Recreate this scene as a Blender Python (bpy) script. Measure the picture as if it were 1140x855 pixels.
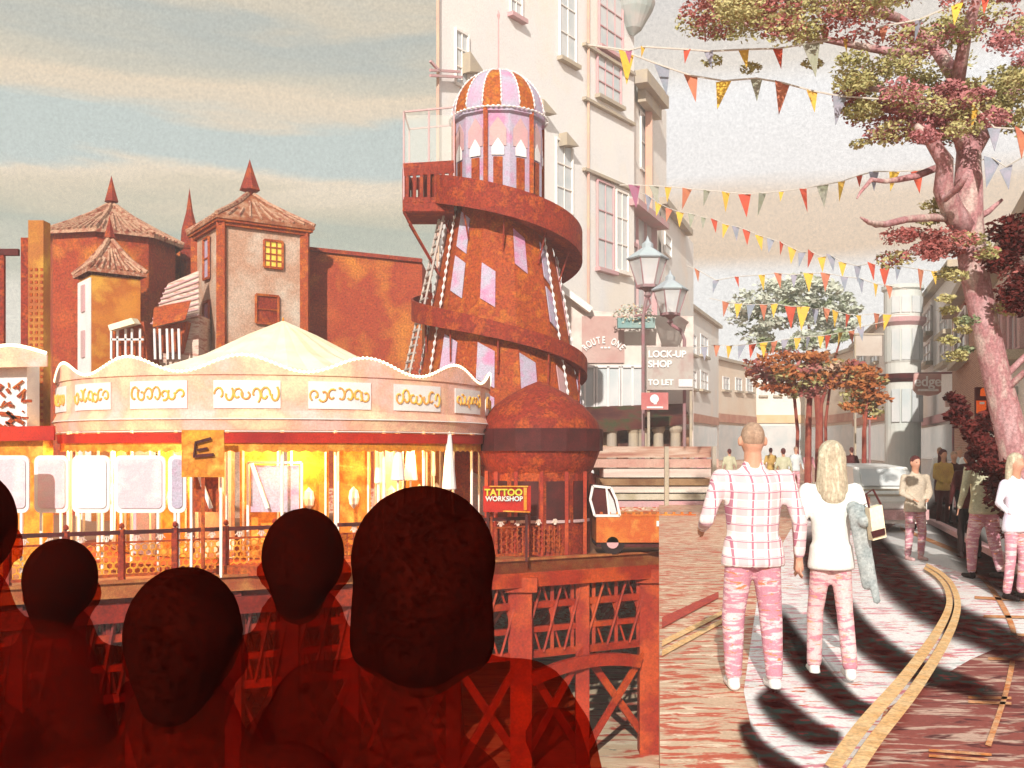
import bpy, bmesh, math, random
from mathutils import Vector, Matrix
R = math.radians
random.seed(7)
for o in list(bpy.data.objects): bpy.data.objects.remove(o)
SC = bpy.context.scene
COL = SC.collection
# ------------------------------------------------------------------ camera
F = 1100.0; HZ = 500.0; CX = 570.0; EYE = 1.65
cd = bpy.data.cameras.new('camera'); cam = bpy.data.objects.new('camera', cd); COL.objects.link(cam)
cam.location = (0, 0, EYE); cam.rotation_euler = (R(90), 0, 0)
cd.sensor_width = 36; cd.lens = 36*F/1140; cd.shift_y = (HZ-427.5)/1140; cd.clip_end = 6000; cd.clip_start = .05
SC.camera = cam
# ------------------------------------------------------------------ world and sun
SUN = Vector((-0.15, -0.85, 0.43)).normalized()
w = bpy.data.worlds.new('World'); SC.world = w; w.use_nodes = True
nt = w.node_tree; nt.nodes.clear()
def N(nt, typ, **kw):
    n = nt.nodes.new(typ)
    for k, v in kw.items(): setattr(n, k, v)
    return n
def L(nt, a, b): nt.links.new(a, b)
def math_node(nt, op, a, b=None, clamp=False):
    n = N(nt, 'ShaderNodeMath', operation=op, use_clamp=clamp)
    for i, v in enumerate((a, b)):
        if v is None: continue
        if isinstance(v, (int, float)): n.inputs[i].default_value = v
        else: L(nt, v, n.inputs[i])
    return n.outputs[0]
def ramp(nt, fac, stops, interp='LINEAR'):
    n = N(nt, 'ShaderNodeValToRGB'); cr = n.color_ramp; cr.interpolation = interp
    while len(cr.elements) > 1: cr.elements.remove(cr.elements[-1])
    cr.elements[0].position = stops[0][0]; cr.elements[0].color = (*stops[0][1], 1)
    for p, c in stops[1:]:
        e = cr.elements.new(p); e.color = (*c, 1)
    L(nt, fac, n.inputs[0]); return n.outputs[0]
def mixc(nt, fac, a, b, bt='MIX'):
    n = N(nt, 'ShaderNodeMix', data_type='RGBA', blend_type=bt)
    if isinstance(fac, (int, float)): n.inputs[0].default_value = fac
    else: L(nt, fac, n.inputs[0])
    for i, v in ((6, a), (7, b)):
        if isinstance(v, tuple): n.inputs[i].default_value = (*v, 1)
        else: L(nt, v, n.inputs[i])
    return n.outputs[2]
def noise(nt, vec, scale, detail=3, rough=.5, dist=0):
    n = N(nt, 'ShaderNodeTexNoise'); n.inputs['Scale'].default_value = scale
    n.inputs['Detail'].default_value = detail; n.inputs['Roughness'].default_value = rough; n.inputs['Distortion'].default_value = dist
    L(nt, vec, n.inputs['Vector']); return n.outputs['Fac']
def lin(r, g, b):
    f = lambda c: (c/255/12.92) if c <= 10 else ((c/255+.055)/1.055)**2.4
    return (f(r), f(g), f(b))
tc = N(nt, 'ShaderNodeTexCoord').outputs['Generated']
sx = N(nt, 'ShaderNodeSeparateXYZ'); L(nt, tc, sx.inputs[0])
mp = N(nt, 'ShaderNodeMapping'); mp.inputs['Scale'].default_value = (2.2, 2.2, 15); L(nt, tc, mp.inputs['Vector'])
n1 = noise(nt, mp.outputs[0], 1.6, 6, .55, .3)
mpb = N(nt, 'ShaderNodeMapping'); mpb.inputs['Scale'].default_value = (1.5, 1.5, 4); L(nt, tc, mpb.inputs['Vector'])
nb = noise(nt, mpb.outputs[0], 2.0, 3)
slope = math_node(nt, 'MULTIPLY', sx.outputs[0], -0.035)
e = math_node(nt, 'ADD', sx.outputs[2], math_node(nt, 'MULTIPLY', math_node(nt, 'SUBTRACT', n1, .5), .09))
e = math_node(nt, 'ADD', e, slope)
e = math_node(nt, 'ADD', e, math_node(nt, 'MULTIPLY', math_node(nt, 'SUBTRACT', nb, .5), .05))
SL = [(0, lin(244,238,228)), (.16, lin(232,224,206)), (.195, lin(192,190,168)), (.215, lin(172,178,158)), (.235, lin(200,190,160)), (.255, lin(222,204,172)), (.266, lin(238,218,188)), (.276, lin(190,202,196)),
      (.31, lin(190,202,196)), (.322, lin(226,208,180)), (.345, lin(234,212,180)), (.36, lin(204,196,174)), (.385, lin(176,182,174)), (.40, lin(214,200,174)), (.43, lin(172,182,178)), (.46, lin(188,192,182)), (.7, lin(198,198,190)), (1, lin(186,194,194))]
SR = [(0, lin(252,248,244)), (.17, lin(250,246,242)), (.19, lin(232,198,162)), (.235, lin(238,208,176)), (.262, lin(252,246,242)), (.33, lin(254,251,249)),
      (.355, lin(236,224,210)), (.42, lin(222,216,210)), (.7, lin(216,212,208)), (1, lin(196,202,206))]
e2 = math_node(nt, 'ADD', sx.outputs[2], math_node(nt, 'MULTIPLY', math_node(nt, 'SUBTRACT', n1, .5), .035))
side = math_node(nt, 'MULTIPLY_ADD', sx.outputs[0], 5.0); nt.nodes[-1].inputs[2].default_value = .35; nt.nodes[-1].use_clamp = True
cc = mixc(nt, side, ramp(nt, e, SL), ramp(nt, e2, SR))
g1 = noise(nt, tc, 380, 3, .8)
gr = N(nt, 'ShaderNodeMapRange'); gr.inputs[1].default_value = .3; gr.inputs[2].default_value = .7; gr.inputs[3].default_value = .78; gr.inputs[4].default_value = 1.16
L(nt, g1, gr.inputs[0])
cc = mixc(nt, 1.0, cc, gr.outputs[0], 'MULTIPLY')
bgc = N(nt, 'ShaderNodeBackground'); L(nt, cc, bgc.inputs[0]); bgc.inputs[1].default_value = .80
sky = N(nt, 'ShaderNodeTexSky', sky_type='NISHITA', sun_disc=False)
sky.sun_elevation = math.asin(SUN.z); sky.sun_rotation = math.atan2(SUN.x, SUN.y) % (2*math.pi)
bgs = N(nt, 'ShaderNodeBackground'); L(nt, sky.outputs[0], bgs.inputs[0]); bgs.inputs[1].default_value = .1
mx = N(nt, 'ShaderNodeMixShader'); mx.inputs[0].default_value = .93
L(nt, bgs.outputs[0], mx.inputs[1]); L(nt, bgc.outputs[0], mx.inputs[2])
wo = N(nt, 'ShaderNodeOutputWorld'); L(nt, mx.outputs[0], wo.inputs[0])
sd = bpy.data.lights.new('sun', 'SUN'); sd.energy = 4.2; sd.angle = R(.6); sd.color = (1, .93, .84)
so = bpy.data.objects.new('sun', sd); COL.objects.link(so); so.rotation_euler = (-SUN).to_track_quat('-Z', 'Y').to_euler()
SC.view_settings.view_transform = 'Standard'; SC.view_settings.look = 'None'; SC.view_settings.exposure = 0.5; SC.view_settings.gamma = 1
SC.cycles.max_bounces = 6; SC.cycles.diffuse_bounces = 3; SC.cycles.transparent_max_bounces = 24

# ------------------------------------------------------------------ helpers
def P(px, py, d): return Vector(((px-CX)/F*d, d, EYE-(py-HZ)/F*d))        # the place seen at photo pixel px, py at distance d
def G(px, py, z=0.0):
    d = (EYE-z)*F/(py-HZ); return Vector(((px-CX)/F*d, d, z))
ORG = {}
def place(o, parent, org):
    COL.objects.link(o)
    if parent is not None:
        o.parent = parent; ORG[o.name] = org
    else:
        o.location = org; ORG[o.name] = org
def tag(o, label=None, cat=None, group=None, kind=None):
    if label: o['label'] = label
    if cat: o['category'] = cat
    if group: o['group'] = group
    if kind: o['kind'] = kind
    return o
def thing(name, loc, label, cat, group=None):
    o = bpy.data.objects.new(name, None); o.location = loc; COL.objects.link(o); o.empty_display_size = .3
    ORG[o.name] = Vector(loc); return tag(o, label, cat, group)
class MB:
    def __init__(s): s.v = []; s.f = []
    def add(s, vs, fs):
        b = len(s.v); s.v += [Vector(v) for v in vs]; s.f += [tuple(i+b for i in f) for f in fs]; return s
    def box(s, c, size, rz=0, taper=1.0):
        c = Vector(c); hx, hy, hz = size[0]/2, size[1]/2, size[2]/2; m = Matrix.Rotation(rz, 3, 'Z')
        vs = [c+m@Vector((x*hx*(taper if z > 0 else 1), y*hy*(taper if z > 0 else 1), z*hz)) for z in (-1, 1) for x, y in ((-1,-1),(1,-1),(1,1),(-1,1))]
        return s.add(vs, [(3,2,1,0),(4,5,6,7),(0,1,5,4),(1,2,6,5),(2,3,7,6),(3,0,4,7)])
    def bar(s, p, q, w, h=None):
        h = h or w; p, q = Vector(p), Vector(q); d = (q-p).normalized()
        up = Vector((0,0,1)) if abs(d.z) < .9 else Vector((0,1,0))
        a = d.cross(up).normalized(); b = a.cross(d).normalized(); vs = []
        for e in (p, q):
            for x, y in ((-1,-1),(1,-1),(1,1),(-1,1)): vs.append(e+a*x*w/2+b*y*h/2)
        return s.add(vs, [(3,2,1,0),(4,5,6,7),(0,1,5,4),(1,2,6,5),(2,3,7,6),(3,0,4,7)])
    def tube(s, pts, rad, n=8):
        pts = [Vector(p) for p in pts]
        if isinstance(rad, (int, float)): rad = [rad]*len(pts)
        vs = []; fs = []; prev = None
        for i, p in enumerate(pts):
            d = (pts[min(i+1, len(pts)-1)]-pts[max(i-1, 0)]).normalized()
            if prev is None:
                ref = Vector((1,0,0)) if abs(d.x) < .9 else Vector((0,1,0)); a = d.cross(ref).normalized()
            else: a = (prev-d*prev.dot(d)).normalized()
            prev = a; b = d.cross(a)
            for k in range(n):
                t = 2*math.pi*k/n; vs.append(p+(a*math.cos(t)+b*math.sin(t))*rad[i])
        for i in range(len(pts)-1):
            for k in range(n):
                k2 = (k+1) % n; fs.append((i*n+k, i*n+k2, (i+1)*n+k2, (i+1)*n+k))
        fs.append(tuple(range(n))[::-1]); fs.append(tuple((len(pts)-1)*n+k for k in range(n)))
        return s.add(vs, fs)
    def lathe(s, c, prof, n=32, a0=0, a1=2*math.pi, rot=0):
        c = Vector(c); full = abs(a1-a0-2*math.pi) < 1e-6; m = n if full else n+1; vs = []; fs = []
        for r, z in prof:
            for k in range(m):
                t = rot+a0+(a1-a0)*k/n; vs.append(c+Vector((r*math.cos(t), r*math.sin(t), z)))
        for i in range(len(prof)-1):
            for k in range(n):
                k2 = (k+1) % m if full else k+1
                fs.append((i*m+k, i*m+k2, (i+1)*m+k2, (i+1)*m+k))
        return s.add(vs, fs)
    def plate(s, pts, t):                       # polygon extruded by the vector t
        pts = [Vector(p) for p in pts]; t = Vector(t); n = len(pts)
        fs = [tuple(range(n))[::-1], tuple(range(n, 2*n))]+[(i, (i+1) % n, n+(i+1) % n, n+i) for i in range(n)]
        return s.add(pts+[p+t for p in pts], fs)
    def build(s, name, mat, parent=None, org=None, smooth=False):
        if org is None:
            if parent is not None: org = ORG[parent.name]
            else:
                xs = [v.x for v in s.v]; ys = [v.y for v in s.v]; zs = [v.z for v in s.v]
                org = Vector(((min(xs)+max(xs))/2, (min(ys)+max(ys))/2, min(zs)))
        me = bpy.data.meshes.new(name); me.from_pydata([v-org for v in s.v], [], s.f); me.update()
        bm = bmesh.new(); bm.from_mesh(me); bmesh.ops.recalc_face_normals(bm, faces=bm.faces); bm.to_mesh(me); bm.free()
        if smooth:
            for p in me.polygons: p.use_smooth = True
        me.materials.append(mat)
        o = bpy.data.objects.new(name, me); place(o, parent, org); return o
MATS = {}
def M(name, c1, c2=None, scale=2.0, rough=.75, metal=0, grain=.18, gscale=45, bump=.15, stretch=(1,1,1), ghost=None, tint=(1,1,1), emit=None, lo=.38, hi=.62, c3=None, spec=.3):
    if name in MATS: return MATS[name]
    m = bpy.data.materials.new(name); m.use_nodes = True; t = m.node_tree; t.nodes.clear()
    co = N(t, 'ShaderNodeTexCoord').outputs['Object']
    mp = N(t, 'ShaderNodeMapping'); mp.inputs['Scale'].default_value = stretch; L(t, co, mp.inputs['Vector'])
    f = noise(t, mp.outputs[0], scale, 5, .6)
    st = [(lo, c1), (hi, c2 or c1)]
    if c3: st = [(lo, c1), ((lo+hi)/2, c2), (hi, c3)]
    c = ramp(t, f, st)
    g = noise(t, co, gscale, 2, .7)
    mr = N(t, 'ShaderNodeMapRange'); mr.inputs[1].default_value = .25; mr.inputs[2].default_value = .75; mr.inputs[3].default_value = 1-grain*1.6; mr.inputs[4].default_value = 1+grain
    L(t, g, mr.inputs[0]); c = mixc(t, 1.0, c, mr.outputs[0], 'MULTIPLY')
    b = N(t, 'ShaderNodeBsdfPrincipled'); L(t, c, b.inputs['Base Color']); b.inputs['Roughness'].default_value = rough; b.inputs['Metallic'].default_value = metal
    b.inputs['Specular IOR Level'].default_value = spec
    if emit:
        b.inputs['Emission Color'].default_value = (*emit[0], 1); b.inputs['Emission Strength'].default_value = emit[1]
    if bump:
        bp = N(t, 'ShaderNodeBump'); bp.inputs['Strength'].default_value = bump; bp.inputs['Distance'].default_value = .02; L(t, g, bp.inputs['Height']); L(t, bp.outputs[0], b.inputs['Normal'])
    out = N(t, 'ShaderNodeOutputMaterial')
    if ghost is not None:
        tr = N(t, 'ShaderNodeBsdfTransparent'); tr.inputs[0].default_value = (*tint, 1)
        ms = N(t, 'ShaderNodeMixShader'); ms.inputs[0].default_value = ghost; L(t, b.outputs[0], ms.inputs[1]); L(t, tr.outputs[0], ms.inputs[2]); L(t, ms.outputs[0], out.inputs[0])
    else: L(t, b.outputs[0], out.inputs[0])
    MATS[name] = m; return m
# paints and stuffs
rust   = M('rust_orange', (.38,.070,.008), (.33,.045,.010), 2.4, c3=(.46,.115,.012), grain=.42, gscale=16)
rust2  = M('rust_red', (.30,.035,.010), (.23,.020,.010), 2.0, c3=(.36,.060,.010), grain=.42, gscale=16)
darkrd = M('dark_red_iron', (.26,.016,.006), (.14,.007,.004), .5, c3=(.34,.035,.008), grain=.35, gscale=14, rough=.6)
orgird = M('orange_iron', (.40,.036,.008), (.28,.018,.006), .7, c3=(.46,.065,.010), grain=.28, gscale=18, rough=.6)
gold   = M('golden_paint', (.72,.34,.03), (.58,.18,.015), 1.2, c3=(.80,.48,.08), grain=.22, gscale=22)
pinkw  = M('pink_cream_paint', (.80,.50,.44), (.78,.42,.30), .9, c3=(.86,.62,.40), grain=.15, gscale=24)
white  = M('white_paint', (.84,.82,.79), (.74,.70,.70), 1.5, grain=.10)
lilac  = M('lilac_paint', (.52,.34,.48), (.44,.42,.52), .8, c3=(.56,.24,.40), grain=.22, gscale=26)
cream  = M('cream_canvas', (.88,.80,.62), (.80,.70,.46), 1.0, grain=.08)
offw   = M('off_white_wall', (.84,.81,.77), (.78,.77,.76), .14, c3=(.82,.76,.68), grain=.09, gscale=14, bump=.5)
offw2  = M('pale_render_wall', (.84,.81,.77), (.80,.78,.74), .3, c3=(.84,.76,.68), grain=.10, gscale=10, bump=.4)
pinkln = M('faded_rose_paint', (.62,.34,.36), (.54,.38,.37), 1.0, grain=.2)
tanpt  = M('tan_stone_trim', (.50,.42,.30), (.42,.36,.30), 1.2, grain=.2)
glassp = M('pale_glass', (.50,.56,.58), (.66,.66,.66), .6, rough=.15, grain=.04, bump=0)
glassd = M('dark_glass', (.06,.03,.03), (.12,.05,.05), 2, rough=.15, grain=.1, bump=0)
black  = M('near_black', (.012,.004,.004), (.02,.006,.006), 4, grain=.2)
maroon = M('maroon_cloth', (.10,.012,.012), (.05,.008,.008), 2, grain=.3)
tile_m = M('faded_tiles', (.40,.16,.10), (.55,.34,.22), 3.0, c3=(.28,.07,.04), grain=.3, gscale=20)
wallor = M('orange_render', (.46,.09,.018), (.34,.04,.012), .35, c3=(.58,.20,.025), grain=.42, gscale=13, lo=.34, hi=.66)
towerw = M('stained_stucco', (.60,.46,.36), (.52,.30,.20), .35, c3=(.64,.54,.44), grain=.25, gscale=16)
teal   = M('faded_teal', (.20,.36,.36), (.30,.42,.40), 2, grain=.2)

# ------------------------------------------------------------------ the setting: water, quay, road
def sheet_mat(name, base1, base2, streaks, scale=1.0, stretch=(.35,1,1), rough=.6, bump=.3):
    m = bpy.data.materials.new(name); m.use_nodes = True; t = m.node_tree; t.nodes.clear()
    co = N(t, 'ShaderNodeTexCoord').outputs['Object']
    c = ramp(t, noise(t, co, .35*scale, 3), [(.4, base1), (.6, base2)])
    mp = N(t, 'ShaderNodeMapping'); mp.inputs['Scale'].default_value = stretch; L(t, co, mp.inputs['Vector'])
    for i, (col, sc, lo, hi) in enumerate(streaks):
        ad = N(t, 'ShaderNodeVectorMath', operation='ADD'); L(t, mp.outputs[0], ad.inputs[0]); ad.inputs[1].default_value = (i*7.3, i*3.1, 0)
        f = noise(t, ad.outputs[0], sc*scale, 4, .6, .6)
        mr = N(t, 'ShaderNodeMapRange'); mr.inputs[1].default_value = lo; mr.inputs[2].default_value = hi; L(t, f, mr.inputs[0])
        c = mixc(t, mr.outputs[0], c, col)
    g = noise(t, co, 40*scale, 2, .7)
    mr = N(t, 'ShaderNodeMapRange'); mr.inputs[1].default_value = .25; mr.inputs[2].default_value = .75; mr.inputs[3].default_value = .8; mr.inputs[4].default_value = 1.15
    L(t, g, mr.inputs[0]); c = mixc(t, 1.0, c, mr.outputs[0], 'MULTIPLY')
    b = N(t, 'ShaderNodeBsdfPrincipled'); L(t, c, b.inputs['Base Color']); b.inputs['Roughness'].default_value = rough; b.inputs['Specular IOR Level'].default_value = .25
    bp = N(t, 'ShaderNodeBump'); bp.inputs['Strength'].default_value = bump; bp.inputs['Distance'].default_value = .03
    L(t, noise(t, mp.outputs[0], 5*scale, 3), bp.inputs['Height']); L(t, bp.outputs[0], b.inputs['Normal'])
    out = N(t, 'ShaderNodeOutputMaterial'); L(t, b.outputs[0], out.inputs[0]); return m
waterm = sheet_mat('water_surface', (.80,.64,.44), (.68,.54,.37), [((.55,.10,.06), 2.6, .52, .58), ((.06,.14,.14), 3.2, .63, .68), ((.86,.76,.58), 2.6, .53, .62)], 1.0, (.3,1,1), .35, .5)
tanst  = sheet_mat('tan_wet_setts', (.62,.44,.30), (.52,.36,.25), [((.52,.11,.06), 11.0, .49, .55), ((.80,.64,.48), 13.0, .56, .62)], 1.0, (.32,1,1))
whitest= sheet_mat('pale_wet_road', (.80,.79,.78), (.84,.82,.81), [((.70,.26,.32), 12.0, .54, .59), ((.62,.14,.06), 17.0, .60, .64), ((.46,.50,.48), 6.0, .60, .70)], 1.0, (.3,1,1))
redst  = sheet_mat('dark_red_setts', (.32,.075,.055), (.24,.06,.05), [((.56,.38,.30), 10.0, .52, .59), ((.10,.02,.02), 9.0, .55, .62)], 1.0, (.28,1,1))
greyrd = sheet_mat('pale_asphalt', (.56,.57,.57), (.64,.63,.62), [((.62,.40,.40), 5.0, .60, .70)], 1.0, (.3,1,1))
def sheet(name, pts, z, m):
    b = MB(); b.add([(p[0], p[1], z) for p in pts], [tuple(range(len(pts)))]); o = b.build(name, m, org=Vector((0,0,0))); return tag(o, kind='structure')
ZW = -6.2; ZD = -1.0
sheet('water', [(-3000,-300),(3000,-300),(3000,4000),(-3000,4000)], ZW, waterm)
quay_poly = [(-60,-40),(-60,4.3),(.645,4.3),(5.5,37),(-34,49.5),(-900,330),(-900,2500),(1500,2500),(1500,-40)]
b = MB(); b.plate([(x, y, ZW-.3) for x, y in quay_poly], (0,0,-ZW+.3)); tag(b.build('quay', tanst, org=Vector((0,0,0))), kind='structure')
def gp(pts): return [tuple(G(x, y).xy) for x, y in pts]
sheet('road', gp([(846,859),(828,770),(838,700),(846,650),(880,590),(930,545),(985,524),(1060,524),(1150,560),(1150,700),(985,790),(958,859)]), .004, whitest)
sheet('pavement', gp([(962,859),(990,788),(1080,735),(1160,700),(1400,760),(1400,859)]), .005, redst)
sheet('far_road', gp([(985,600),(1005,565),(1040,535),(1075,560),(1150,612),(1150,650),(1078,640),(1040,628),(985,632)]), .008, greyrd)
yel = M('yellow_line_paint', (.74,.42,.17), (.80,.54,.28), 6, grain=.25, gscale=30)
orl = M('orange_line_paint', (.62,.20,.05), (.70,.40,.22), 9, grain=.25)
def ribbon(name, left, right, z, m):
    b = MB(); l = [G(*p, z) for p in left]; r = [G(*p, z) for p in right]; n = len(l)
    b.add(l+r, [(i, i+1, n+i+1, n+i) for i in range(n-1)]); o = b.build(name, m, org=Vector((0,0,0))); return tag(o, kind='structure')
def spl(pts, n=8):
    out = []
    for i in range(len(pts)-1):
        p0 = pts[max(i-1,0)]; p1 = pts[i]; p2 = pts[i+1]; p3 = pts[min(i+2,len(pts)-1)]
        for k in range(n):
            t = k/n; out.append(tuple(.5*((2*p1[j])+(-p0[j]+p2[j])*t+(2*p0[j]-5*p1[j]+4*p2[j]-p3[j])*t*t+(-p0[j]+3*p1[j]-3*p2[j]+p3[j])*t**3) for j in range(len(p1))))
    out.append(tuple(pts[-1])); return out
ctr = [(935,862),(968,815),(1012,762),(1046,712),(1061,678),(1058,655),(1046,640),(1030,630)]
wid = [34,31,26,20,15,11,8,6]
cs = spl([(*c, w_) for c, w_ in zip(ctr, wid)])
def off(cs, a, b_):
    l, r = [], []
    for i, (x, y, w_) in enumerate(cs):
        # nearly horizontal pixel offset, turned with the line
        x2, y2, _ = cs[min(i+1, len(cs)-1)]; x1, y1, _ = cs[max(i-1, 0)]
        dx, dy = x2-x1, y2-y1; n = math.hypot(dx, dy) or 1; nx, ny = -dy/n, dx/n
        l.append((x+nx*w_*a, y+ny*w_*a)); r.append((x+nx*w_*b_, y+ny*w_*b_))
    return l, r
ribbon('road_marking', *off(cs, -.60, -.08), .046, yel)
ribbon('road_marking', *off(cs, .06, .58), .046, yel)
def straight_line(a, b_, w0, w1, m, name='road_marking', z=.012):
    (x0,y0),(x1,y1) = a, b_; ribbon(name, [(x0,y0-w0/2),(x1,y1-w1/2)], [(x0,y0+w0/2),(x1,y1+w1/2)], z, m)
straight_line((737,716),(812,678), 7, 4.5, yel); straight_line((737,727),(812,687), 7, 4.5, yel)
straight_line((737,693),(800,662), 12, 7, M('red_line_paint', (.50,.07,.04), (.40,.05,.04), 5, grain=.3))
straight_line((1078,630),(1112,645), 6, 7, orl)
rib = spl([(1076,630,4),(1100,650,5),(1124,690,6),(1129,720,6),(1120,770,6),(1100,830,7)])
ribbon('road_marking', *off(rib, -.5, .5), .012, orl)
for a, b_ in (((1078,776),(1126,777)),((1078,781),(1126,783)),((1034,835),(1104,840)),((1034,841),(1100,846)),((1100,705),(1145,707)),((1100,733),(1145,734)),((1085,665),(1145,668)),((1095,686),(1145,687))):
    straight_line(a, b_, 3, 3, orl)
straight_line((1002,588),(1100,628), 3.5, 6, orl)
# kerb on the far side of the pale carriageway
kp = [(968,600),(1003,577),(1040,585),(1075,603),(1110,622),(1150,640)]
b = MB()
for p, q in zip(kp, kp[1:]):
    a, c = G(*p), G(*q); b.bar(a+Vector((0,0,.06)), c+Vector((0,0,.06)), .14, .12)
tag(b.build('kerb', pinkln), kind='structure')
# soft-edged sheets painting dark shadow-like arcs onto the road
tm = bpy.data.materials.new('painted_shade_arc'); tm.use_nodes = True; t = tm.node_tree; t.nodes.clear()
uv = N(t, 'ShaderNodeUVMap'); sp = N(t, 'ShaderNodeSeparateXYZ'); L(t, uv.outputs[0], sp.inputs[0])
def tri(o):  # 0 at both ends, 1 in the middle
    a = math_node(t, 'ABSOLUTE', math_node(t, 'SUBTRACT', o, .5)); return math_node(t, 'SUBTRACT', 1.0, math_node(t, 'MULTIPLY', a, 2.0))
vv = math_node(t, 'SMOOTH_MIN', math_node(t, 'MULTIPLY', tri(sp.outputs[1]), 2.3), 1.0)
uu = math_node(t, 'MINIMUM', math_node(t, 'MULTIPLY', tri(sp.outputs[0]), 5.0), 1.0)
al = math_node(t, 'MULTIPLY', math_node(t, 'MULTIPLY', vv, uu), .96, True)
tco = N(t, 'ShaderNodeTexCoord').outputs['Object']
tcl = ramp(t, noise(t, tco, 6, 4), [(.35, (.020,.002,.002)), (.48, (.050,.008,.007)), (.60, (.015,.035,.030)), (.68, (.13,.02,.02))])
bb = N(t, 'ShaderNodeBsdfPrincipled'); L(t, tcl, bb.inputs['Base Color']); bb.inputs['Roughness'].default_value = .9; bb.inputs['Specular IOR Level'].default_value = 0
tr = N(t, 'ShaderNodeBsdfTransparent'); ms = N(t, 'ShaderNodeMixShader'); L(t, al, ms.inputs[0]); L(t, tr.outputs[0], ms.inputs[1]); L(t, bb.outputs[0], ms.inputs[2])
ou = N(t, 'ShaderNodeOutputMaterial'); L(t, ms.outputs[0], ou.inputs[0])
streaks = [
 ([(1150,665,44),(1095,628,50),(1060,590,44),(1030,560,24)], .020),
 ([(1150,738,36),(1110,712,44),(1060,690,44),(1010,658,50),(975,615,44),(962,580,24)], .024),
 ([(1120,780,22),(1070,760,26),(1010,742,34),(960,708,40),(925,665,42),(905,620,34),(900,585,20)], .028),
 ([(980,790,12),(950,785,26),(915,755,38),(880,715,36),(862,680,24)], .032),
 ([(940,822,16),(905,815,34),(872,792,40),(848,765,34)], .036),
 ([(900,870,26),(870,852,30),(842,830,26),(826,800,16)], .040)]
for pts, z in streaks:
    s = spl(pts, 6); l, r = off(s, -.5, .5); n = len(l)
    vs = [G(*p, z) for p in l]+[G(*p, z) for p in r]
    me = bpy.data.meshes.new('painted_shade_arc'); me.from_pydata([v for v in vs], [], [(i, i+1, n+i+1, n+i) for i in range(n-1)])
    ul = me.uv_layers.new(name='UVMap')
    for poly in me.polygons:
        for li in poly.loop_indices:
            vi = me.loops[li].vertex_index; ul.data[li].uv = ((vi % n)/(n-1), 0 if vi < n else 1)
    me.materials.append(tm); o = bpy.data.objects.new('painted_shade_arc', me); COL.objects.link(o); tag(o, kind='structure')

# ------------------------------------------------------------------ the pier
A = Vector((-9.71, 18.75, ZD)); B_ = Vector((3.83, 25.5, ZD)); U = (B_-A).normalized(); V = Vector((-U.y, U.x, 0)); LEN = (B_-A).length
def Q(u, v, z): return A+U*u+V*v+Vector((0, 0, z-ZD))
def u_at(px, v=0.0):
    k = (px-CX)/F; a = A+V*v; return (k*a.y-a.x)/(U.x-k*U.y)
pier = thing('pier', Q(LEN/2, 0, ZD), 'red iron seaside pier on braced legs standing over the rippled water', 'pier')
deck = [Q(-6, 0, ZD), Q(LEN, 0, ZD), Vector((5.45, 36.9, ZD)), Vector((-34, 49.3, ZD)), Vector((-34, 10, ZD))]
b = MB(); b.plate([p+Vector((0,0,-.12)) for p in deck], (0,0,.12))
dk = b.build('deck', M('deck_boards', (.30,.12,.06), (.42,.20,.10), 2, stretch=(1,6,1), grain=.3), pier)
b = MB(); b.bar(Q(-6,-.05,ZD-.16), Q(LEN,-.05,ZD-.16), .10, .30); b.bar(Q(-6,-.09,ZD+.02), Q(LEN,-.09,ZD+.02), .2, .05); b.build('edge_board', M('edge_gold', (.42,.17,.05), (.30,.06,.02), 3, grain=.3), pier)
ends = {}
for r_, v in enumerate((.25, 3.2, 6.4)):
    us = [u_at(x, v) for x in (-40, 20, 90, 152, 205, 262, 325, 392, 442, 505, 580, 648, 722)]
    for i, u in enumerate(us):
        if r_ and i == 11: continue
        fat = (i in (10, 12)) and r_ == 0
        wd = .52 if fat else (.34 if r_ == 0 else .26)
        m_ = orgird if i >= 10 else darkrd
        b = MB(); b.bar(Q(u, v, ZD-.3 if fat else ZD-.35), Q(u, v, ZW-.5), wd, wd)
        if fat: b.box(Q(u, v, ZD-.6), (wd+.25, wd+.25, .35))
        b.build('pile', m_, pier)
    # lattice girder under the deck: chords and many short diagonals
    u0, u1 = us[0], us[-1]
    for z0, h in ((ZD-.45, .26), (ZD-1.15, .16), (ZD-1.75, .13), (ZD-2.35, .18)):
        b = MB(); b.bar(Q(u0, v, z0), Q(u1, v, z0), .14, h); b.build('chord', darkrd if r_ else orgird, pier)
    for i in range(len(us)-1):
        if r_ and i >= 9: continue
        b = MB(); a_, c_ = us[i], us[i+1]; m_ = orgird if i >= 9 else darkrd; n = 3
        for k in range(n):
            x0 = a_+(c_-a_)*k/n; x1 = a_+(c_-a_)*(k+1)/n
            b.bar(Q(x0, v+.09, ZD-.45), Q(x1, v+.09, ZD-2.3), .05, .17); b.bar(Q(x1, v-.09, ZD-.45), Q(x0, v-.09, ZD-2.3), .05, .15)
            b.bar(Q((x0+x1)/2, v, ZD-.45), Q((x0+x1)/2, v, ZD-2.3), .09, .12)
        b.build('lattice_panel', m_, pier)
        # long raking braces down to the water
        b = MB(); b.bar(Q(a_, v+.12, ZD-2.3), Q(c_, v+.12, ZW+.3), .08, .19); b.build('brace', m_, pier)
        b = MB(); b.bar(Q(c_, v-.12, ZD-2.3), Q(a_, v-.12, ZW+.3), .08, .17); b.build('brace', m_, pier)
    if r_ < 2:
        for i in range(0, len(us)):
            b = MB(); b.bar(Q(us[i], v, ZD-.5), Q(us[i]+.3, v+3.1, ZD-2.6), .1, .16); b.build('brace', orgird if i >= 10 else darkrd, pier)
b = MB(); 
ua, ub = u_at(590), u_at(712)
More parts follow.
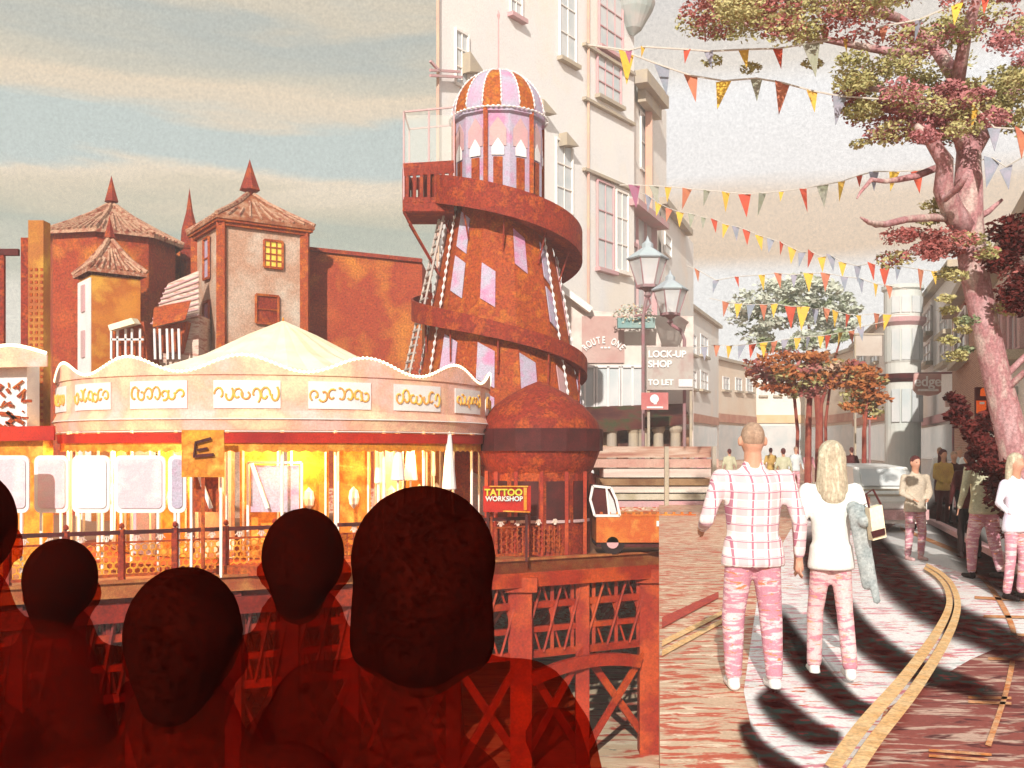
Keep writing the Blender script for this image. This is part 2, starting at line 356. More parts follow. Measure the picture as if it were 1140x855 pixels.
for k in range(10):
    t0, t1 = k/10, (k+1)/10; f = lambda t: ZD-3.15+.55*math.sin(math.pi*(.15+.6*t))
    b.bar(Q(ua+(ub-ua)*t0, -.02, f(t0)), Q(ua+(ub-ua)*t1, -.02, f(t1)), .16, .30)
b.build('arch_rib', orgird, pier)
b = MB(); b.bar(Q(u_at(430), -.04, ZD-.35), Q(LEN+.05, -.04, ZD-.35), .12, .62); b.build('fascia_girder', orgird, pier)
b = MB(); b.bar(Q(-6, -.02, ZD-.62), Q(u_at(430), -.02, ZD-.62), .12, .36); b.build('fascia_girder', darkrd, pier)

# railing with filigree panels along the pier edge
rail = thing('pier_railing', Q(3, .1, ZD), 'red iron railing with scrolled filigree panels along the pier edge', 'railing')
H = .98
b = MB(); u1 = u_at(600)
b.bar(Q(-6,.1,ZD+H), Q(u1,.1,ZD+H), .09, .08); b.build('top_rail', maroon, rail)
b = MB(); b.bar(Q(-6,.1,ZD+.12), Q(u1,.1,ZD+.12), .06, .06); b.bar(Q(-6,.1,ZD+.78), Q(u1,.1,ZD+.78), .04, .04); b.build('lower_rail', rust, rail)
pale = M('pale_filigree', (.80,.66,.56), (.72,.50,.42), 3, grain=.2)
u = -6.0; k = 0
while u < u1-.2:
    b = MB(); b.box(Q(u, .1, ZD+H/2+.03), (.11,.11,H+.06)); b.lathe(Q(u,.1,ZD+H+.06), [(.0,.14),(.05,.1),(.06,.04),(.0,0)], 8); b.build('post', rust2, rail)
    b = MB(); w_ = 1.02; x0 = u+.08; nn = 6
    hexes = k < 11
    for i in range(nn):
        xx = x0+(w_-.16)*(i+.5)/nn
        if hexes:
            for j in range(5):
                zz = ZD+.2+.118*j; xj = xx+(.07 if j % 2 else 0); r = .07
                if xj > u+w_-.04: continue
                for a in range(6):
                    t0, t1 = R(60*a+30), R(60*a+90); b.bar(Q(xj+r*math.cos(t0),.1,zz+r*math.sin(t0)), Q(xj+r*math.cos(t1),.1,zz+r*math.sin(t1)), .018, .02)
        else:
            b.bar(Q(xx,.1,ZD+.14), Q(xx,.1,ZD+.76), .03, .025)
            for j in range(4): b.bar(Q(xx-.05,.1,ZD+.22+.14*j), Q(xx+.05,.1,ZD+.29+.14*j), .02, .02)
    b.build('filigree_panel', gold if hexes else rust, rail)
    for c0 in (.28, .74):                              # fleur crests under the top rail
        b = MB()
        for sgn in (-1, 1):
            pts = [Q(u+c0+sgn*(.02+.13*t_)*math.cos(2.2*t_), .1, ZD+.80+.13*math.sin(math.pi*t_*.9)) for t_ in [i/6 for i in range(7)]]
            b.tube(pts, .013, 5)
        b.tube([Q(u+c0,.1,ZD+.8), Q(u+c0,.1,ZD+.95)], [.028,.006], 5); b.build('fleur_crest', pale, rail)
    u += w_; k += 1
# ------------------------------------------------------------------ carousel
cx, cy, cr = -6.0, 25.9, 5.4; CC = Vector((cx, cy, 0))
caro = thing('carousel', (cx, cy, ZD), 'golden lit carousel with scalloped rounding board and cream canvas top', 'carousel')
b = MB(); b.lathe(CC, [(0,ZD+.22),(cr-.1,ZD+.22),(cr-.1,ZD),(0,ZD)], 48); b.build('platform', rust, caro)
b = MB(); ring = lambda r, z: (r, z)
b.lathe(CC, [(cr,2.05),(cr+.08,2.3),(cr,2.45),(cr,3.25),(cr-.1,3.25),(cr-.1,2.05)], 72); b.build('rounding_board', pinkw, caro)
NW = 13; n = 208; vs = []; fs = []
for i in range(n):
    a = 2*math.pi*i/n; zt = 3.42+.17*math.cos(NW*a+.6)
    for r_, z_ in ((cr+.03,3.2),(cr+.03,zt),(cr-.05,zt),(cr-.05,3.2)): vs.append(CC+Vector((r_*math.cos(a), r_*math.sin(a), z_)))
for i in range(n):
    j = (i+1) % n
    for k in range(4): fs.append((i*4+k, i*4+(k+1) % 4, j*4+(k+1) % 4, j*4+k))
b = MB(); b.add(vs, fs); b.build('scalloped_crest', pinkw, caro)
bulb = M('bulb_glow', (.9,.85,.6), grain=0, bump=0, emit=((1,.92,.62), 1.3))
b = MB(); pts = []; rad = []
for i in range(833):
    a = R(163)+R(214)*i/832; zt = 3.44+.17*math.cos(NW*a+.6); pts.append(CC+Vector(((cr+.03)*math.cos(a),(cr+.03)*math.sin(a),zt))); rad.append(.036 if i % 4 < 2 else .014)
b.tube(pts, rad, 6)
b.build('edge_bulb_string', bulb, caro)
b = MB()
for rr, z_, th in ((cr+.09,2.28,.03),(cr+.02,2.02,.03)):
    b.lathe(CC, [(rr,z_-th/2),(rr+.02,z_),(rr,z_+th/2)], 96)
b.build('white_beading', white, caro)
b = MB(); b.lathe(CC, [(cr-.02,1.78),(cr,1.99),(cr-.05,1.99),(cr-.06,1.78)], 96); b.build('red_valance', M('signal_red', (.55,.03,.01), (.30,.01,.01), .6, grain=.3), caro)
n = 260; vs = []; fs = []
for i in range(n):
    a = 2*math.pi*i/n; zt = 1.62-.04*abs(math.sin(65*a))
    vs += [CC+Vector(((cr-.08)*math.cos(a),(cr-.08)*math.sin(a),1.8)), CC+Vector(((cr-.08)*math.cos(a),(cr-.08)*math.sin(a),zt))]
for i in range(n): j = (i+1) % n; fs.append((2*i,2*i+1,2*j+1,2*j))
b = MB(); b.add(vs, fs); b.build('fringe', gold, caro)
b = MB()
n = 24; prof_ = [(cr-.15,3.3),(3.4,3.55),(2.0,4.05),(.9,4.62),(.05,5.0)]; vs = []; fs = []
for r_, z_ in prof_:
    for i in range(2*n): a = math.pi*i/n; vs.append(CC+Vector((r_*math.cos(a), r_*math.sin(a), z_-(.05*r_/2 if i % 2 else 0))))
for k in range(len(prof_)-1):
    for i in range(2*n): j = (i+1) % (2*n); fs.append((k*2*n+i, k*2*n+j, (k+1)*2*n+j, (k+1)*2*n+i))
b.add(vs, fs)
b.build('canopy', cream, caro)
b = MB(); b.tube([CC+Vector((0,0,4.85)),CC+Vector((0,0,5.1))], [.05,.02], 6); b.build('finial', gold, caro)
scr = M('ochre_scroll', (.80,.34,.10), (.84,.50,.08), 3, grain=.15)
def arcp(a0, a1, z0, z1, r, th=.03, seg=8):
    b = MB(); vs = []; fs = []
    for i in range(seg+1):
        a = a0+(a1-a0)*i/seg
        for rr, zz in ((r,z0),(r+th,z0),(r+th,z1),(r,z1)): vs.append(CC+Vector((rr*math.cos(a),rr*math.sin(a),zz)))
    for i in range(seg):
        for k in range(4): fs.append((i*4+k,i*4+(k+1)%4,(i+1)*4+(k+1)%4,(i+1)*4+k))
    fs += [(0,1,2,3),(seg*4+3,seg*4+2,seg*4+1,seg*4)]
    b.add(vs, fs); return b
for i in range(9):
    a0 = R(186+i*20.5); a1 = a0+R(14.5)
    f = arcp(a0, a1, 2.5, 3.08, cr+.004, .02).build('name_panel', white, caro)
    b = MB()
    for k in range(7):                      # scrolled ornament in place of the unreadable show lettering
        a = a0+(a1-a0)*(k+.7)/7.4; c0 = CC+Vector(((cr+.035)*math.cos(a),(cr+.035)*math.sin(a),2.79)); tx = Vector((-math.sin(a),math.cos(a),0)); pts = []
        h = random.uniform(.12,.2); ph_ = random.uniform(0,6.3); tn = random.choice((-5.6,-4.2,4.6,6.0))
        for t_ in range(11):
            th = t_/10*tn+ph_; rr = .035+.075*(1-t_/12); pts.append(c0+tx*rr*math.cos(th)+Vector((0,0,h*math.sin(th)*(1-t_/16))))
        b.tube(pts, .024, 5)
    b.build('scroll_ornament', scr, f)
for i in range(16):
    a = R(180+i*24-180*(i//15)); 
for i in range(15):
    a = R(182+i*12.6); p = CC+Vector(((cr-.25)*math.cos(a),(cr-.25)*math.sin(a),0))
    b = MB(); b.tube([p+Vector((0,0,ZD+.2)), p+Vector((0,0,2.1))], .035, 8); b.build('pole', white, caro)
for i in range(14):                          # painted centre shutters
    a0 = R(170+i*14.3); a1 = a0+R(12.6)
    m_ = (lilac, gold, pinkw, gold)[i % 4] if i < 8 else (gold, gold, pinkw, gold)[i % 4]
    f = arcp(a0, a1, ZD+.25, 1.95, cr-1.3, .05, 4).build('shutter', m_, caro)
    bb_ = MB(); r_ = cr-1.22
    for aa in (a0+.02, a1-.02):
        p = CC+Vector((r_*math.cos(aa), r_*math.sin(aa), 0)); bb_.bar(p+Vector((0,0,ZD+.4)), p+Vector((0,0,1.75)), .04)
    am = (a0+a1)/2; p = CC+Vector((r_*math.cos(am), r_*math.sin(am), .55))
    bb_.lathe(p, [(0,.26),(.10,.15),(.13,0),(.10,-.15),(0,-.26)], 8); bb_.build('moulding', white, f)
pl = bpy.data.lights.new('carousel_lamp', 'POINT'); pl.energy = 230; pl.color = (1,.62,.22); pl.shadow_soft_size = .3
for i, a in enumerate((215, 250, 285, 320)):
    o = bpy.data.objects.new('carousel_lamp', pl); o.location = (( cr-.6)*math.cos(R(a)), (cr-.6)*math.sin(R(a)), 2.55); COL.objects.link(o); o.parent = caro

# bold dark letter E on a board in front of the carousel
ep = P(225, 500, 19.9)
eb = thing('letter_board', ep+Vector((0,0,-.9)), 'small ochre board bearing a hand painted dark letter E before the carousel', 'sign')
def letterbar(b, a, c, w_): b.bar(P(*a, 19.86), P(*c, 19.86), .03, w_)
b = MB(); b.box(P(226,505,19.95), (.85,.05,.95)); b.build('board', gold, eb)
b = MB(); b.bar(P(226,530,19.98), P(226,632,19.98), .06); b.build('post', rust, eb)
b = MB(); letterbar(b,(217,493),(235,488),.055); letterbar(b,(218,492),(216,508),.06); letterbar(b,(219,501),(231,499),.045); letterbar(b,(215,508),(238,506),.06); b.build('letter', maroon, eb)

# white rounded barrier panels and folding frames on the deck
def rrect(b, x0, y0, x1, y1, d, t=.05, r=7, hole=False):
    pts = []
    for cxp, cyp, s0 in ((x1-r,y0+r,0),(x0+r,y0+r,90),(x0+r,y1-r,180),(x1-r,y1-r,270)):
        for k in range(5):
            a = R(s0+22.5*k); pts.append(P(cxp+r*math.cos(a), cyp-r*math.sin(a), d))
    b.plate(pts, (0,t,0))
silver = M('silvered_panel', (.66,.62,.64), (.74,.50,.55), .9, c3=(.70,.72,.72), rough=.35, grain=.12)  # grey base colour mottled with pink
labs = ['white rounded barrier panel at the far end by the braced column', 'white rounded barrier panel with pink mottling, second in the line', 'silver grey barrier panel with a faint red stripe, before the lilac shutters', 'pale grey cloudy barrier panel beside the narrow lilac one', 'narrow lilac barrier panel beside the letter E board']
for (x0, x1, m_), lb in zip(((-30,32,silver),(38,76,silver),(80,122,white),(127,184,silver),(187,207,lilac)), labs):
    d = 20.6 if x0 < 60 else 20.3; d = 19.75 if x0 < 30 else d
    t_ = thing('barrier_panel', P((x0+x1)/2, 590, d), lb, 'barrier', 'white barrier panels before the carousel')
    b = MB(); rrect(b, x0, 507, x1, 571, d); b.build('frame', white, t_)
    b = MB(); rrect(b, x0+4, 511, x1-4, 566, d-.03, .02, 5); b.build('panel', m_, t_)
    for xf in (x0+8, x1-8):
        p = P(xf, 571, d+.03); b = MB(); b.bar(p, (p.x, p.y, ZD), .05); b.build('leg', white, t_)
for (xa, xb, lb) in ((213,246,'white folding trestle frame just right of the letter E board post'),(276,336,'wide white folding trestle frame before the pink shutters')):
    d = 20.4 if xa < 260 else 21.2
    t_ = thing('trestle_frame', P((xa+xb)/2, 590, d), lb, 'frame', 'white folding frames')
    b = MB(); b.bar(P(xa,515,d), P(xb,515,d), .05); b.bar(P(xb,515,d), P(xb,572,d), .05); b.bar(P(xa,515,d), P(xa,572,d), .05)
    for xf in (xa, xb):
        p = P(xf,572,d); b.bar(p, (p.x,p.y,ZD), .05)
    b.build('frame', white, t_)
    b = MB(); b.bar(P(xa+4,516,d-.08), P(xa+22,566,d-.08), .07); b.build('strut', white, t_)
    b = MB(); b.plate([P(xa+3,518,d+.05),P(xb-3,518,d+.05),P(xb-3,570,d+.05),P(xa+3,570,d+.05)], (0,.03,0)); b.build('panel', rust if xa < 260 else lilac, t_)
# closed white parasols
for k, (xp, yt, yb, wd, d) in enumerate(((421,498,538,9,22.2),(443,481,535,16,22.0),(457,486,535,16,22.9),(430,487,520,7,23.6),(500,482,545,16,23.0),(483,484,530,5,23.9))):
    lb = ['small closed white parasol, shortest of those by the carousel','tall slim closed white parasol beside the carousel shutters','broad closed white parasol with a flat slanting skirt','thin closed white parasol set back behind the others','closed white parasol at the dark left flank of the kiosk','very thin closed white parasol next to a carousel pole'][k]
    t_ = thing('parasol', P(xp, 600, d), lb, 'parasol', 'closed white parasols on the deck')
    c_ = P(xp, yb, d); s_ = d/F; b = MB(); h = (yb-yt)*s_; r = wd/2*s_
    b.lathe(c_, [(0,h),(r*.35,h*.97),(r*.6,h*.6),(r,.02),(r*.85,0),(0,.02)], 10); b.build('canopy', white, t_, smooth=False)
    b = MB(); b.tube([(c_.x,c_.y,ZD),(c_.x,c_.y,c_.z+h+.05)], .025, 6); b.build('pole', white, t_)
    b = MB(); b.lathe((c_.x,c_.y,ZD), [(.28,0),(.28,.06),(.05,.09),(0,.09)], 12); b.build('base', tanpt, t_)

# ------------------------------------------------------------------ helter skelter
hx, hy = -.45, 33.0; HC = Vector((hx, hy, 0))
zy = lambda py, d=33.0: EYE+(HZ-py)*d/F
hs = thing('helter_skelter', (hx, hy, ZD), 'tall tapering orange and lilac helter skelter with a striped dome', 'helter skelter')
def rt(z): 
    pts = [(ZD,3.35),(3.4,2.72),(9.9,1.55),(12.5,1.5)]
    for (z0,r0),(z1,r1) in zip(pts, pts[1:]):
        if z <= z1: return r0+(r1-r0)*(z-z0)/(z1-z0)
    return 1.5
NS = 12; rot = R(15)
b = MB(); b.lathe(HC, [(rt(z), z) for z in (ZD,1,3.4,6,9.9)], NS, rot=rot); b.build('tower_wall', rust, hs)
pitch = 4.0
slz = lambda th: 10.2-pitch*(th/(2*math.pi))       # th = 0 at the left side, pi/2 at the front
def hp(r, th, z): a = math.pi+th; return HC+Vector((r*math.cos(a), r*math.sin(a), z))
# lilac panels between the turns of the slide
for turn in range(3):
    for i in range(NS):
        th0 = 2*math.pi*i/NS-rot*0; thm = (i+.5)*2*math.pi/NS
        if math.sin(thm) < -.3: continue
        for half in range(2):
            th_a = th0+R(2); th_b = th0+R(28)
            if (i*5+turn*3+half*2) % 7 == 3: continue
            hi = [slz(th_a)-.55-turn*pitch-half*1.45, slz(th_b)-.55-turn*pitch-half*1.45]; lo = [hi[0]-1.15, hi[1]-1.15]
            if min(lo) < ZD+.4: continue
            aa = 2*math.pi/NS
            def wallp(th, z):          # point on the flat facet, 3 cm proud
                r = rt(z); k = math.floor((math.pi+th-rot)/aa); am = rot+(k+.5)*aa; rr = r*math.cos(aa/2)/math.cos(math.pi+th-am); return hp(rr+.02, th, z)
            k0 = math.floor((math.pi+th_a-rot)/aa); k1 = math.floor((math.pi+th_b-rot)/aa)
            if k0 != k1:
                edge = rot+k1*aa-math.pi
                if edge-th_a > th_b-edge: th_b = edge-.01
                else: th_a = edge+.01
            q = [wallp(th_a, lo[0]), wallp(th_b, lo[1]), wallp(th_b, hi[1]), wallp(th_a, hi[0])]
            nrm = (q[1]-q[0]).cross(q[3]-q[0]).normalized()
            b = MB(); b.plate(q, nrm*.03 if nrm.dot(q[0]-HC) > 0 else -nrm*.03); b.build('wall_panel', lilac if (i+turn) % 5 else pinkln, hs)
# the slide
vs = []; fs = []; n = 150; TH = 2*math.pi*2.55
for i in range(n+1):
    th = -.35+TH*i/n; z = slz(th); r = rt(z)+.03; w_ = .86 if i < 48 else max(.30, .86-.56*(i-48)/30); ph = .62 if i < 48 else max(.34, .62-.28*(i-48)/30)
    for rr, zz in ((r,z+.05),(r+w_,z+.05),(r+w_,z+ph),(r+w_+.06,z+ph),(r+w_+.06,z-ph*.48),(r,z-.12)): vs.append(hp(rr, th, zz))
for i in range(n):
    for k in range(6): fs.append((i*6+k, i*6+(k+1)%6, (i+1)*6+(k+1)%6, (i+1)*6+k))
b = MB(); b.add(vs, fs); b.build('slide', rust2, hs)
for i in range(22):
    th = -.2+i*.62
    if th > TH-.6: break
    z = slz(th); r = rt(z-1.1)+.03
    b = MB(); b.bar(hp(rt(z)+(.6 if th < 4.5 else .25), th, z-.1), hp(r, th, z-1.2), .05, .06); b.build('slide_bracket', rust2, hs)
# zig zag lights up both flanks
for th in (-.0, math.pi, .62, 2.5):
    b = MB(); pts = []; rad = []
    for k in range(160):
        z = ZD+.8+k*.065
        if z > 9.8: break
        pts.append(hp(rt(z)+.06, th, z)); rad.append(.05 if k % 4 < 2 else .012)
    b.tube(pts, rad, 6); b.build('edge_bulb_string', white, hs)
# cabin
b = MB(); b.lathe(HC, [(1.48,9.9),(1.48,12.4),(1.60,12.45),(1.60,12.6),(0,12.6)], 12, rot=rot); b.build('cabin_wall', lilac, hs)
aa = 2*math.pi/12
for i in range(12):
    am = rot+(i+.5)*aa; c_ = HC+Vector((1.48*math.cos(aa/2)*math.cos(am), 1.48*math.cos(aa/2)*math.sin(am), 0)); tx = Vector((-math.sin(am), math.cos(am), 0)); nn_ = Vector((math.cos(am), math.sin(am), 0))
    if nn_.y > .4: continue
    def ar(wd, z0, z1, zt, o_): return [c_+nn_*o_-tx*wd+Vector((0,0,z0)), c_+nn_*o_+tx*wd+Vector((0,0,z0)), c_+nn_*o_+tx*wd+Vector((0,0,z1)), c_+nn_*o_+Vector((0,0,zt)), c_+nn_*o_-tx*wd+Vector((0,0,z1))]
    b = MB(); b.plate(ar(.27,11.35,11.9,12.28,.01), nn_*.02); f = b.build('arch', pinkln, hs)
    b = MB(); b.plate(ar(.2,11.05,11.3,11.6,.035), nn_*.015); b.build('opening', white, f)
    b = MB(); b.plate([c_+nn_*.01-tx*.15+Vector((0,0,9.95)), c_+nn_*.01+tx*.15+Vector((0,0,9.95)), c_+nn_*.01+tx*.15+Vector((0,0,11.0)), c_+nn_*.01-tx*.15+Vector((0,0,11.0))], nn_*.02); b.build('stripe', rust, f)
for i in range(0, 12, 2):
    a = rot+i*aa; b = MB(); b.bar(HC+Vector((1.53*math.cos(a),1.53*math.sin(a),9.9)), HC+Vector((1.53*math.cos(a),1.53*math.sin(a),12.6)), .14); b.build('cabin_post', rust, hs)
dome = [(1.55*math.cos(t_), 12.6+1.62*math.sin(t_)) for t_ in [i/10*math.pi/2 for i in range(11)]]
for i in range(16):
    a0 = 2*math.pi*i/16; b = MB(); b.lathe(HC, dome, 3, a0, a0+2*math.pi/16, rot=R(4)); b.build('dome_gore', M('amber_gore', (.46,.13,.012), (.38,.07,.012), 2.4, c3=(.54,.20,.02), grain=.4, gscale=16) if i % 2 else lilac, hs, smooth=True)
for i in range(16):
    a0 = 2*math.pi*i/16+R(4); pts = []; rad = []
    for t_ in range(2, 62):
        t2 = t_/64*math.pi/2; pts.append(HC+Vector((1.57*math.cos(t2)*math.cos(a0), 1.57*math.cos(t2)*math.sin(a0), 12.6+1.64*math.sin(t2)))); rad.append(.036 if t_ % 4 < 2 else .012)
    b = MB(); b.tube(pts, rad, 5); b.build('dome_bulb_string', white, hs)
b = MB(); b.tube([HC+Vector((1.63*math.cos(R(i*1.5)),1.63*math.sin(R(i*1.5)),12.56)) for i in range(240)], [.042 if i % 4 < 2 else .014 for i in range(240)], 5); b.build('dome_bulb_string', white, hs)
b = MB(); b.tube([HC+Vector((0,0,z)) for z in (14.1,14.3,14.4,16.0,16.15,16.3)], [.12,.1,.03,.025,.06,.01], 6); b.build('flagpole', pinkln, hs)
# viewing cage on the left
b = MB(); x0, x1 = hx-3.0, hx-1.4; y0, y1 = hy-1.5, hy+.2
for (p, q) in (((x0,y0),(x1,y0)),((x0,y0),(x0,y1)),((x0,y1),(x1,y1))):
    b.bar((*p,12.4),(*q,12.55 if q[0] == x1 else 12.4),.05); b.bar((*p,10.75),(*q,10.8),.05)
for p in ((x0,y0),(x0,y1),((x0+x1)/2,y0),(x1,y0)): b.bar((*p,9.6),(*p,12.42),.05)
b.build('cage_frame', pinkln, hs)
b = MB(); b.plate([(x0+.05,y0,10.8),(x1,y0,10.8),(x1,y0,12.3),(x0+.05,y0,12.3)], (0,.01,0)); b.build('cage_pane', M('mesh_pane', (.6,.6,.55), grain=.05, ghost=.72), hs)
b = MB()
for (p, q) in (((x0,y0),(x1,y0)),((x0,y0),(x0,y1)),((x0,y1),(x1,y1))):
    b.bar((*p,9.45),(*q,9.45),.08,.45); b.bar((*p,10.55),(*q,10.65),.07,.4); dx = Vector((q[0]-p[0], q[1]-p[1], 0))
    for k in range(7):
        pp = Vector((*p,0))+dx*(k+.5)/7; b.bar(pp+Vector((0,0,9.5)), pp+Vector((0,0,10.6)), .1, .13)
b.build('cage_parapet', rust2, hs)
b = MB(); b.plate([(x0,y0,9.2),(x1,y0,9.2),(x1,y1,9.2),(x0,y1,9.2)], (0,0,.1)); b.bar((x0,y0,9.2),(hx-1.9,hy-.8,7.3),.06); b.bar((x0,y1,9.2),(hx-1.9,hy-.2,7.3),.06); b.build('cage_floor', rust2, hs)
# stair strip on the left flank
b = MB()
for s_ in (-1, 1): b.bar(hp(rt(9.5)+.35, .38+.13*s_, 9.4), hp(rt(2)+.75, .30+.12*s_, 1.6), .06, .16)
for k in range(30):
    t_ = k/30; z = 9.3-7.6*t_; r = (rt(9.5)+.35)*(1-t_)+(rt(2)+.75)*t_; b.bar(hp(r,.38-.12-.08*t_,z), hp(r,.38+.12-.06*t_,z), .12, .05)
b.build('stair', M('stair_grey', (.56,.50,.44), (.42,.34,.32), 2, grain=.2), hs)

# round domed kiosk at its foot
kx, ky = .70, 25.6; KC = Vector((kx, ky, 0)); kk = thing('kiosk', (kx, ky, ZD), 'round rust orange kiosk with bulging roof at the foot of the helter skelter', 'kiosk')
zk = lambda py: EYE+(HZ-py)*ky/F
b = MB(); b.lathe(KC, [(1.33,ZD),(1.33,zk(522)),(1.2,zk(520))], 40); b.build('wall', rust2, kk)
prof = [(1.28,zk(530)),(1.40,zk(522)),(1.58,zk(502)),(1.60,zk(484)),(1.50,zk(468)),(1.16,zk(452)),(.78,zk(440)),(.34,zk(430)),(0,zk(424))]
b = MB(); b.lathe(KC, prof, 16); b.build('roof', rust2, kk, smooth=True)
def karc(b, a0, a1, z0, z1, r, th=.03):
    seg = 8; vs = []; fs = []
    for i in range(seg+1):
        a = a0+(a1-a0)*i/seg
        for rr, zz in ((r,z0),(r+th,z0),(r+th,z1),(r,z1)): vs.append(KC+Vector((rr*math.cos(a),rr*math.sin(a),zz)))
    for i in range(seg):
        for k in range(4): fs.append((i*4+k,i*4+(k+1)%4,(i+1)*4+(k+1)%4,(i+1)*4+k))
    fs += [(0,1,2,3),(seg*4+3,seg*4+2,seg*4+1,seg*4)]; b.add(vs, fs)
for a0, a1 in ((205,232),(238,268),(276,302),(308,335)):
    b = MB(); karc(b, R(a0), R(a1), -.1, zk(534), 1.335, .02); f = b.build('window', maroon, kk)
    b = MB(); karc(b, R(a0), R(a1), -.17, -.1, 1.335, .06); b.build('sill', pinkln, f)
b = MB(); karc(b, R(182), R(358), zk(502), zk(478), 1.60, .05); b.build('roof_band', maroon, kk)
b = MB()
for a in range(190, 352, 27): b.bar(KC+Vector((1.38*math.cos(R(a)),1.38*math.sin(R(a)),ZD)), KC+Vector((1.38*math.cos(R(a)),1.38*math.sin(R(a)),zk(524))), .09)
b.build('wall_ribs', orgird, kk)

# ------------------------------------------------------------------ fairground towers behind the carousel
def finial(b, c, z0, z1, r):
    h = z1-z0; b.lathe((c[0],c[1],0), [(r*.45,z0-.15),(r*.28,z0+h*.12),(r*.5,z0+h*.18),(r*1.0,z0+h*.22),(r*.55,z0+h*.55),(r*.12,z0+h*.9),(0,z1)], 6)
def pyramid_roof(c, z0, z1, r, n, rot, name, m, par, flare=.3):
    b = MB(); prof = [(r,z0-.12),(r,z0),(r*.62,z0+(z1-z0)*(.38-.08*flare)),(r*.3,z0+(z1-z0)*.68),(r*.06,z1)]
    b.lathe((c[0],c[1],0), prof, n, rot=rot); o = b.build(name, m, par)
    b = MB()
    for i in range(n):          # rolls of tiles running up each slope
        a0 = rot+2*math.pi*i/n; a1 = rot+2*math.pi*(i+1)/n
        for k in range(9):
            t_ = k/9; pts = []
            for (rr, zz) in prof[1:]:
                p0 = Vector((c[0]+rr*math.cos(a0), c[1]+rr*math.sin(a0), zz)); p1 = Vector((c[0]+rr*math.cos(a1), c[1]+rr*math.sin(a1), zz)); pts.append(p0.lerp(p1, t_))
            lim = 4 if t_ == 0 else (3 if abs(t_-.5) < .25 else 2)
            b.tube([p+Vector((0,0,.05)) for p in pts[:lim]], .055 if k else .09, 5)
    b.build('tile_roll', tile_m, o); return o
# broad tower
tA = thing('fairground_tower', P(122, 560, 42), 'broad rust red tower under a wide ribbed tile roof with spike', 'tower', 'spired towers behind the carousel')
c = P(124, 500, 42); z = lambda py, d: EYE+(HZ-py)*d/F
b = MB(); b.lathe((c.x,c.y,0), [(2.6,ZD),(2.6,z(271,42))], 8, rot=R(10)); b.build('wall', wallor, tA)
pyramid_roof((c.x,c.y), z(271,42), z(230,42), 2.95, 8, R(10), 'roof', tile_m, tA)
b = MB(); finial(b, (c.x,c.y), z(233,42), z(195,42), .3); b.build('spike', rust2, tA)
# window tower
al = R(34); c = P(278, 500, 40); s = 3.35
tB = thing('fairground_tower', P(278, 560, 40), 'square stained stucco tower with lit lattice window and dark tiled spire', 'tower', 'spired towers behind the carousel')
b = MB(); b.box((c.x,c.y,(ZD+z(262,40))/2), (s,s,z(262,40)-ZD), al); b.build('wall', towerw, tB)
m3 = Matrix.Rotation(al, 3, 'Z')
def loc(x, y, zz): v = m3@Vector((x,y,0)); return Vector((c.x+v.x, c.y+v.y, zz))
for sx_, sy_ in ((-1,-1),(1,-1),(-1,1),(1,1)):
    b = MB(); b.bar(loc(sx_*s/2,sy_*s/2,ZD), loc(sx_*s/2,sy_*s/2,z(258,40)), .32); b.build('quoin', rust, tB)
b = MB(); b.box((c.x,c.y,z(259,40)), (s+.5,s+.5,.22), al); b.box((c.x,c.y,z(263,40)-.02), (s+.3,s+.3,.14), al); b.build('cornice', rust, tB)
pyramid_roof((c.x,c.y), z(256,40), z(218,40), (s+.6)/math.sqrt(2), 4, al+R(45), 'roof', M('dark_tiles', (.26,.07,.03), (.36,.12,.05), 3, c3=(.48,.26,.16), grain=.3), tB)
b = MB(); finial(b, (c.x,c.y), z(222,40), z(177,40), .42); b.build('spike', rust2, tB)
litw = M('lit_lattice', (.80,.62,.12), (.70,.40,.05), 4, grain=.2, emit=((1,.7,.1), .25))
def wwin(x, zc, wd, ht, face, mm, bars=2):
    b = MB()
    if face == 'f': q = [loc(x-wd/2,-s/2-.02,zc-ht/2), loc(x+wd/2,-s/2-.02,zc-ht/2), loc(x+wd/2,-s/2-.02,zc+ht/2), loc(x-wd/2,-s/2-.02,zc+ht/2)]; nrm = m3@Vector((0,-1,0))
    else: q = [loc(-s/2-.02,x-wd/2,zc-ht/2), loc(-s/2-.02,x+wd/2,zc-ht/2), loc(-s/2-.02,x+wd/2,zc+ht/2), loc(-s/2-.02,x-wd/2,zc+ht/2)]; nrm = m3@Vector((-1,0,0))
    b.plate(q, nrm*.04); f = b.build('window', mm, tB)
    b = MB(); o_ = nrm*.06
    for i in range(4): b.bar(q[i]+o_, q[(i+1)%4]+o_, .09)
    for i in range(1, bars+1): b.bar(q[0].lerp(q[1], i/(bars+1))+o_, q[3].lerp(q[2], i/(bars+1))+o_, .05)
    for i in range(1, bars+2): b.bar(q[0].lerp(q[3], i/(bars+2))+o_, q[1].lerp(q[2], i/(bars+2))+o_, .05)
    b.build('frame', rust, f)
wwin(.35, z(290,40), .75, 1.05, 'f', litw)
wwin(.1, z(350,40), .9, 1.1, 'f', rust2, 0)
wwin(0, z(293,40), .7, 1.6, 'l', lilac, 0); wwin(0, z(362,40), .7, 1.6, 'l', lilac, 0)
